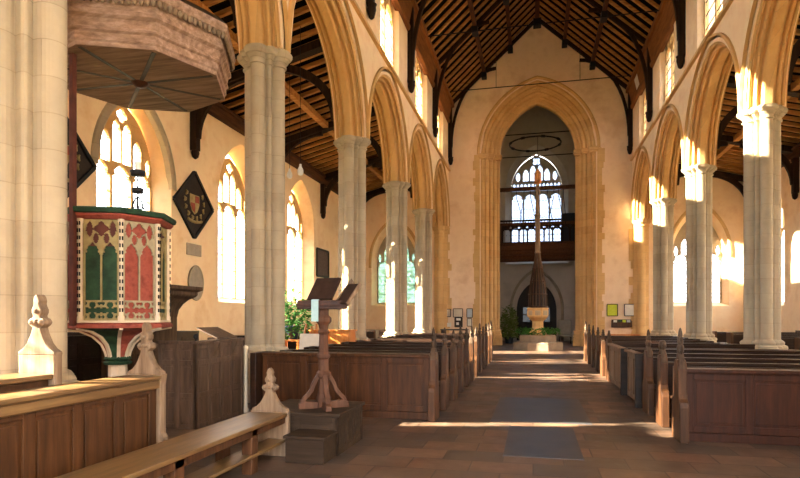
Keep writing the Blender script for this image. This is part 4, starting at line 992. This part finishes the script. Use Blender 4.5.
# -- plant, stands behind the near pier
r = thing('plant_stand', 'varnished pine stand carrying the leafy plant behind the tall grey pier', 'stand', (-5.66, 12.9, 0))
m = MB(); m.box(-.3, .3, -.3, .3, .92, .96); m.build('top', M['lightwood'], r, .006)
for a in (-.26, .26):
    for b in (-.26, .26): m = MB(); m.box(a - .025, a + .025, b - .025, b + .025, 0, .92); m.build('leg', M['lightwood'], r)
r = thing('potted_plant', 'bushy green leafy plant in a dark blue pot, beside the tall grey pier', 'plant', (-5.66, 12.9, .96))
m = MB(); m.lathe(0, 0, [(.13, 0), (.2, .3), (.22, .32), (.19, .33)], 16); m.build('pot', simple('dark_blue_pot', '#15233a', '#1c2e4a', 8, .4, 0), r)
def foliage(n, R, H, z0, s0, rnd, sl=1):
    m = MB()
    for k in range(n):
        t = rnd.uniform(0, 2 * pi); q = R * sqrt(rnd.random()); z = z0 + H * rnd.random() * (1 - .45 * (q / R) ** 2)
        c = v3(q * cos(t), q * sin(t), z); d = v3(cos(t + rnd.uniform(-1, 1)), sin(t + rnd.uniform(-1, 1)), rnd.uniform(-.6, .7)).normalized(); b = d.cross(v3(rnd.uniform(-.5, .5), rnd.uniform(-.5, .5), 1)).normalized(); nn = d.cross(b)
        L = s0 * rnd.uniform(.6, 1.2); w = L * .33
        m.add([c, c + d * L * .45 + b * w + nn * .01, c + d * L, c + d * L * .45 - b * w + nn * .01, c + d * L * .45 - nn * L * .08], [(0, 1, 4), (1, 2, 4), (2, 3, 4), (3, 0, 4)])
    return m
foliage(620, .45, 1.2, .05, .13, random.Random(4)).build('foliage', M['leaf'], r)
m = MB(); rnd = random.Random(9)
for k in range(9): t = rnd.uniform(0, 6.28); m.tube([(0, 0, .3), (.15 * cos(t), .15 * sin(t), .7), (.22 * cos(t), .22 * sin(t), 1.05 + rnd.uniform(-.1, .35))], [.01, .007, .003], 5)
m.build('stems', M['leaf'], r)
r = thing('cupboard', 'low varnished pine cupboard behind the lectern post', 'cupboard', (-4.7, 13.1, 0))
m = MB(); m.box(-.5, .5, -.25, .25, 0, 1.16); m.build('carcase', M['lightwood'], r, .01); m = MB(); m.box(-.54, .54, -.29, .27, 1.16, 1.2); m.build('top', M['lightwood'], r, .01)
for s in (-1, 1):
    m = MB(); m.box(s * .25 - .22, s * .25 + .22, -.27, -.25, .06, 1.1); d = m.build('door', M['lightwood'], r, .006); m = MB(); m.lathe(s * .06, -.285, [(.015, .6), (.02, .62), (.005, .64)], 8); m.build('knob', M['iron'], d)
r = thing('easel', 'wooden easel holding a white board, between the plant and the lectern post', 'easel', (-4.75, 11.75, 0))
m = MB(); m.beam((-.28, -.1, 0), (-.12, .12, 1.35), .035, .035); m.build('leg', M['lightwood'], r); m = MB(); m.beam((.28, -.1, 0), (.12, .12, 1.35), .035, .035); m.build('leg', M['lightwood'], r)
m = MB(); m.beam((0, .45, 0), (0, .14, 1.3), .035, .035); m.build('leg', M['lightwood'], r)
m = MB(); m.box(-.24, .24, -.01, .01, 0, .42, Matrix.Translation((0, .0, .72)) @ Matrix.Rotation(radians(-9), 4, 'X')); m.build('board', M['paper'], r)

# -- font with tall cover
r = thing('font', 'octagonal stone font on two steps before the tower arch', 'font', (.20, 27.25, 0))
o8 = lambda R, z: octo(Z0, R, z, pi / 8)
m = MB(); m.rings([o8(1.18, 0), o8(1.18, .33), o8(1.14, .36)]); m.build('lower_step', M['stone_step'], r, .012)
m = MB(); m.rings([o8(.88, .36), o8(.88, .64), o8(.84, .68)]); m.build('upper_step', M['stone_step'], r, .012)
m = MB(); m.rings([o8(q, z) for q, z in ((.42, .68), (.42, .8), (.34, .86), (.29, .92), (.27, 1.1), (.27, 1.3), (.32, 1.36), (.44, 1.42))]); m.build('pedestal', M['stone_gold'], r, .008)
m = MB(); m.rings([o8(q, z) for q, z in ((.34, 1.4), (.47, 1.5), (.5, 1.54), (.5, 1.84), (.52, 1.86), (.52, 1.92), (.44, 1.93))]); m.build('bowl', M['stone_gold'], r, .006)
m = MB()
for k in range(8):
    a, b = o8(.505, 0)[k], o8(.505, 0)[(k + 1) % 8]; c = (a + b) / 2; u = (b - a).normalized(); w = v3(u.y, -u.x, 0)
    m = MB(); m.prism([(-.12, .0), (.12, 0), (.12, .22), (-.12, .22)], c + v3(0, 0, 1.58), u, (0, 0, 1), w, .03); m.build('carved_panel', M['stone'], r, .01)
r = thing('font_cover', 'tall tapering ribbed wooden spire cover hanging over the stone font', 'font cover', (.20, 27.25, 1.93))
m = MB(); m.rings([o8(q, z) for q, z in ((.42, 0), (.42, .08), (.38, .1), (.36, .5), (.25, 1.2), (.15, 2.0), (.08, 2.5))]); m.build('core', M['oak_dark'], r)
for k in range(16):
    a = k * pi / 8 + pi / 16; q0 = .41
    m = MB(); m.path([v3(q * cos(a), q * sin(a), z) for q, z in ((q0, .05), (.395, .6), (.33, 1.2), (.22, 1.8), (.13, 2.25), (.09, 2.6))], .035, .05, up=(-sin(a), cos(a), 0)); m.build('rib', M['oak_grey'] if k % 2 else M['oak_v'], r)
for z, q in ((.04, .44), (.62, .41), (1.22, .345), (1.82, .235)):
    m = MB(); m.tube([(q * cos(t), q * sin(t), z) for t in [2 * pi * i / 16 for i in range(16)]], .022, 6, True); m.build('band', M['oak_v'], r)
m = MB(); m.rings([o8(q, z) for q, z in ((.13, 2.5), (.16, 2.55), (.13, 2.62), (.12, 4.2), (.15, 4.26), (.115, 4.34), (.10, 5.3), (.13, 5.36), (.095, 5.44), (.09, 5.7))]); m.build('spire_shaft', M['oak_pale'], r)
m = MB(); m.rings([o8(q, z) for q, z in ((.1, 5.7), (.17, 5.78), (.17, 6.2), (.12, 6.26), (.03, 6.4))]); m.build('lantern', M['lightwood'], r, label='golden lantern block at the top of the spire')
m = MB(); m.tube([(0, 0, 6.38), (0, 0, 7.9)], .012, 5); m.build('hanging_rod', M['iron'], r)
m = foliage(900, 1.0, .22, 0, .17, random.Random(5))
m2 = MB(); rnd = random.Random(8)
for k in range(700):
    t = rnd.uniform(0, 2 * pi); q = rnd.uniform(.5, .98); c = v3(q * cos(t), q * sin(t), .0 + rnd.uniform(.0, .26) * (1.2 - abs(q - .7))); d = v3(cos(t + rnd.uniform(-1.4, 1.4)), sin(t + rnd.uniform(-1.4, 1.4)), rnd.uniform(.0, 1.1)).normalized(); b = d.cross(v3(0, .2, 1)).normalized(); L = rnd.uniform(.08, .17)
    m2.add([c, c + d * L * .5 + b * L * .3, c + d * L, c + d * L * .5 - b * L * .3], [(0, 1, 2, 3)])
o = m2.build('greenery_ring', M['leaf']); o.location = (.20, 27.25, .68); tag(o, 'ring of green foliage laid around the foot of the stone font', 'foliage'); o['kind'] = 'stuff'

# -- tower gallery, ropes, ring
r = thing('gallery', 'dark timber ringing gallery across the tower with open arched balustrade', 'gallery', (CX, 32.9, 0)); gx = 2.95
m = MB(); m.box(-gx, gx, 0, 1.6, 5.35, 5.5); m.build('floor_boards', M['oak_dark'], r)
m = MB(); m.rings([[v3(-gx, y, z), v3(gx, y, z), v3(gx, .35, z), v3(-gx, .35, z)] for y, z in ((.28, 4.62), (.22, 4.7), (.1, 4.78), (.05, 4.95), (-.05, 5.0), (-.05, 5.2), (-.1, 5.26), (-.1, 5.5), (-.14, 5.56), (-.14, 5.66), (0, 5.68))]); m.build('fascia_beam', M['beam'], r)
m = MB(); m.box(-gx, gx, -.06, .06, 6.62, 6.78); m.build('top_rail', M['beam'], r, .01)
for x in (-2.0, 2.15, -2.85, 2.85): m = MB(); m.box(x - .06, x + .06, -.06, .06, 5.66, 6.62); m.build('end_post', M['beam'], r)
hl = []; n = 9; pw = 4.1 / n
for k in range(n): c = -2.0 + pw * (k + .5) + .05; hl += [hole(c, pw / 2 - .045, 5.7, 6.02, .01), hole(c, pw / 2 - .045, 6.08, 6.26, .22, .03)]
for k in range(n - 1): hl.append(foil(-2.0 + pw * (k + 1) + .05, 6.5, .08))
m = MB(); plate(m, lambda u, z, d: v3(u + .07, d, z), 2.08, 5.66, 6.64, 0, hl, -.03, .03, border=.01, du=.022, rect_top=6.64); m.build('balustrade', M['brace'], r)
m = MB(); m.box(-gx, gx, 1.5, 1.6, 7.1, 7.2); m.build('rear_rail', M['brace'], r)
for k in range(26): m = MB(); m.box(-1.9 + k * .155, -1.86 + k * .155, 1.53, 1.57, 6.7, 7.1); m.build('baluster', M['brace'], r)
m = MB(); m.box(-gx, gx, 1.5, 1.6, 6.62, 6.7); m.box(-gx, -gx + .1, 1.5, 1.6, 5.5, 7.1); m.box(gx - .1, gx, 1.5, 1.6, 5.5, 7.1); m.build('rear_rail', M['brace'], r)
m = MB(); m.beam((TX0 + .01, 32.4, 8.55), (TX1 - .01, 32.4, 8.55), .2, .2); tag(m.build('timber_beam', M['beam']), 'long horizontal timber beam across the tower in front of its window', 'beam')
m = MB(); m.box(1.55, 2.6, 33.6, 34.2, 5.5, 7.35); tag(m.build('cabinet', M['black'], None, .02), 'black cabinet standing on the tower gallery beside the window', 'cabinet')
rnd = random.Random(12)
for k, (x, dx) in enumerate(((-.9, .35), (-.5, -.25), (-.15, .3), (.75, .3), (1.1, -.3), (1.35, .25), (1.6, .15))):
    m = MB(); m.tube([(x, 32.55, 8.5), (x, 32.57, 8.1), (x + dx * .25, 32.6, 7.8), (x + dx * .8, 32.6, 7.0), (x + dx * .7, 32.6, 6.5)], .022, 6); 
    tag(m.build('bell_rope', M['brace']), '%s bell rope from the lectern side in front of the tower window' % ORD[k], 'rope', 'bell ropes in the tower')
r = thing('hanging_ring', 'large black iron ring hung level high inside the tower arch', 'ring', (.1, 33.6, 11.35))
m = MB(); m.tube([(1.42 * cos(t), 1.42 * sin(t), 0) for t in [2 * pi * i / 40 for i in range(40)]], .045, 8, True); m.build('hoop', M['black'], r)
for k in range(8):
    a = k * pi / 4 + .3; m = MB(); m.tube([(1.42 * cos(a - .07), 1.42 * sin(a - .07), 0), (1.42 * cos(a + .07), 1.42 * sin(a + .07), 0)], .075, 8); m.build('rope_guide', M['black'], r)
for y, z, lab in ((32.0, 11.45, 'upper thin iron tie bar across the tower beside the black ring'), (35.2, 11.1, 'lower thin iron tie bar crossing the tower behind the black ring')):
    m = MB(); m.tube([(TX0, y, z), (TX1, y, z)], .03, 6); tag(m.build('tie_bar', M['iron']), lab, 'bar')
# nave tie rods
for y, z, hx, lab in ((28.9, 12.9, (-1.8, 2.19), 'thin iron tie rod across the nave, the one closer to the west wall'), (22.6, 12.7, (), 'thin iron tie rod across the nave, the nearer and higher-looking one')):
    r = thing('tie_rod', lab, 'tie rod', (CX, y, z))
    m = MB(); m.tube([(XE0 - CX, 0, 0), (XE1 - CX, 0, 0)], .022, 6); m.build('rod', M['iron'], r)
    for x in hx: m = MB(); m.tube([(x - CX, 0, 0), (x - CX, 0, slope_z(x) - z - .1)], .012, 5); m.build('hanger', M['iron'], r)
# things in the base of the tower
r = thing('tall_plant', 'dark leafy tall plant standing just inside the tower arch', 'plant', (-1.35, 33.3, 0))
m = MB(); m.lathe(0, 0, [(.2, 0), (.26, .35), (.23, .37)], 14); m.build('pot', M['black'], r)
foliage(700, .42, 1.9, .35, .22, random.Random(6)).build('foliage', M['leafdry'], r)
r = thing('chair', 'grey upholstered low chair in the dark base of the tower', 'chair', (1.75, 33.8, 0))
m = MB(); m.box(-.36, .36, -.3, .3, .38, .5); m.build('seat', M['slate_tab'], r, .04); m = MB(); m.box(-.36, .36, .22, .34, .5, 1.35); m.build('backrest', M['slate_tab'], r, .04)
for a in (-.32, .32):
    for b in (-.26, .28): m = MB(); m.box(a - .02, a + .02, b - .02, b + .02, 0, .38); m.build('leg', M['iron'], r)

# -- notices, table, rack and bench at the west wall
def framed(name, x0, x1, z0, z1, mat, lab, cat='notice', fr='oak_dark', grp=None, marks=True):
    r = thing(name, lab, cat, ((x0 + x1) / 2, YW - .02, (z0 + z1) / 2), 0, grp); a, b = (x1 - x0) / 2, (z1 - z0) / 2
    m = MB(); m.box(-a, a, -.02, .0, -b, b); m.build('sheet', M[mat], r)
    if fr:
        m = MB()
        for p, q in (((-a, -b), (a, -b)), ((a, -b), (a, b)), ((a, b), (-a, b)), ((-a, b), (-a, -b))): m.beam((p[0], -.03, p[1]), (q[0], -.03, q[1]), .035, .03, up=(0, 1, 0))
        m.build('frame', M[fr], r)
framed('framed_notice', -4.60, -4.28, 1.52, 1.92, 'stone_pale', 'small dark-framed notice, first on the wall beside the lectern side respond')
framed('framed_notice', -4.14, -3.64, 1.50, 1.94, 'stone_pale', 'widest dark-framed notice in the cluster beyond the lectern side pews')
framed('framed_notice', -3.42, -3.12, 1.48, 1.94, 'paper_grey', 'narrow framed notice next to the tower arch jamb, upper of two')
framed('framed_notice', -3.40, -3.16, 1.02, 1.42, 'paper', 'narrow framed notice next to the tower arch jamb, lower of two')
framed('notice_sheet', -4.52, -4.25, .98, 1.2, 'paper', 'loose white sheet on the wall low beside the respond', fr=None)
framed('notice_board', -4.06, -3.66, .98, 1.47, 'oak', 'brown board with pinned papers under the widest notice frame', 'notice board')
m = MB(); m.box(-3.98, -3.75, YW - .065, YW - .05, 1.32, 1.44); m.box(-3.98, -3.84, YW - .065, YW - .05, 1.08, 1.22); tag(m.build('pinned_paper', M['paper']), 'white papers pinned on the brown board beyond the pews', 'paper')
framed('framed_notice', 3.60, 4.10, 1.56, 2.14, 'paper_yellow', 'bright lime-yellow framed notice on the west wall')
framed('framed_notice', 4.42, 4.94, 1.56, 2.14, 'paper', 'white framed map sheet on the west wall beside the lime notice')
r = thing('leaflet_rack', 'brown wooden leaflet rack below the lime and white notices', 'rack', (4.27, YW - .12, 1.02))
m = MB(); m.box(-.46, .46, .0, .1, 0, .36); m.box(-.46, .46, -.1, -.08, 0, .22); m.box(-.46, .46, -.1, .1, -.03, 0); m.box(-.48, -.45, -.1, .1, -.03, .3); m.box(.45, .48, -.1, .1, -.03, .3); m.build('rack', M['oak_stall'], r, .005)
for i, (x, c) in enumerate(((-.3, 'paper'), (-.08, 'green'), (.12, 'paper_yellow'), (.32, 'paper_grey'))):
    m = MB(); m.box(x - .08, x + .08, -.07, -.04, .0, .34); o = m.build('leaflet', M[c]); o.location = (4.27, YW - .12, 1.02)
    tag(o, ['white leaflet in the wooden wall rack', 'dark green leaflet in the wooden wall rack', 'yellow leaflet in the wooden wall rack', 'pale grey leaflet in the wooden wall rack'][i], 'leaflet', 'leaflets in the wall rack')
r = thing('side_table', 'dark wooden table against the west wall below the cluster of notices', 'table', (-3.95, YW - .95, 0))
m = MB(); m.box(-.7, .7, -.28, .28, .82, .88); m.build('top', M['oak_dark'], r, .01)
for a in (-.62, .62):
    for b in (-.22, .22): m = MB(); m.box(a - .035, a + .035, b - .035, b + .035, 0, .82); m.build('leg', M['oak_dark'], r)
r = thing('wall_bench', 'low reddish bench along the west wall under the leaflet rack', 'bench', (4.3, YW - .4, 0))
m = MB(); m.box(-.75, .75, -.2, .2, .6, .66); m.build('seat', M['lightwood'], r, .01)
for a in (-.65, .65): m = MB(); m.box(a - .04, a + .04, -.18, .18, 0, .6); m.build('leg', M['lightwood'], r)
# aisle pews seen between the piers
for s, x0, x1, g_, n_, e in ((-1, -9.3, -5.9, 'short pews in the lectern side aisle', 6, 'lectern side aisle'), (1, 6.3, 9.6, 'short pews in the aisle opposite the lectern', 7, 'aisle opposite the lectern')):
    for k in range(n_):
        y = 16.2 + 1.7 * k if s < 0 else 14.0 + 1.7 * k
        r = thing('aisle_pew', '%s low dark pew from the near end of the %s' % (ORD[k], e), 'pew', ((x0 + x1) / 2, y, 0), 0, g_); w = (x1 - x0) / 2
        m = MB(); m.box(-w, w, .1, .14, 0, .9); m.build('backrest', M['oak'], r); m = MB(); m.box(-w, w, .07, .17, .88, .93); m.build('top_rail', M['oak'], r)
        m = MB(); m.box(-w, w, -.24, .1, .40, .44); m.build('seat', M['oak'], r)
        for a in (-w - .03, w + .03): m = MB(); m.box(a - .04, a + .04, -.24, .2, 0, 1.0); m.build('bench_end', M['oak_v'], r)
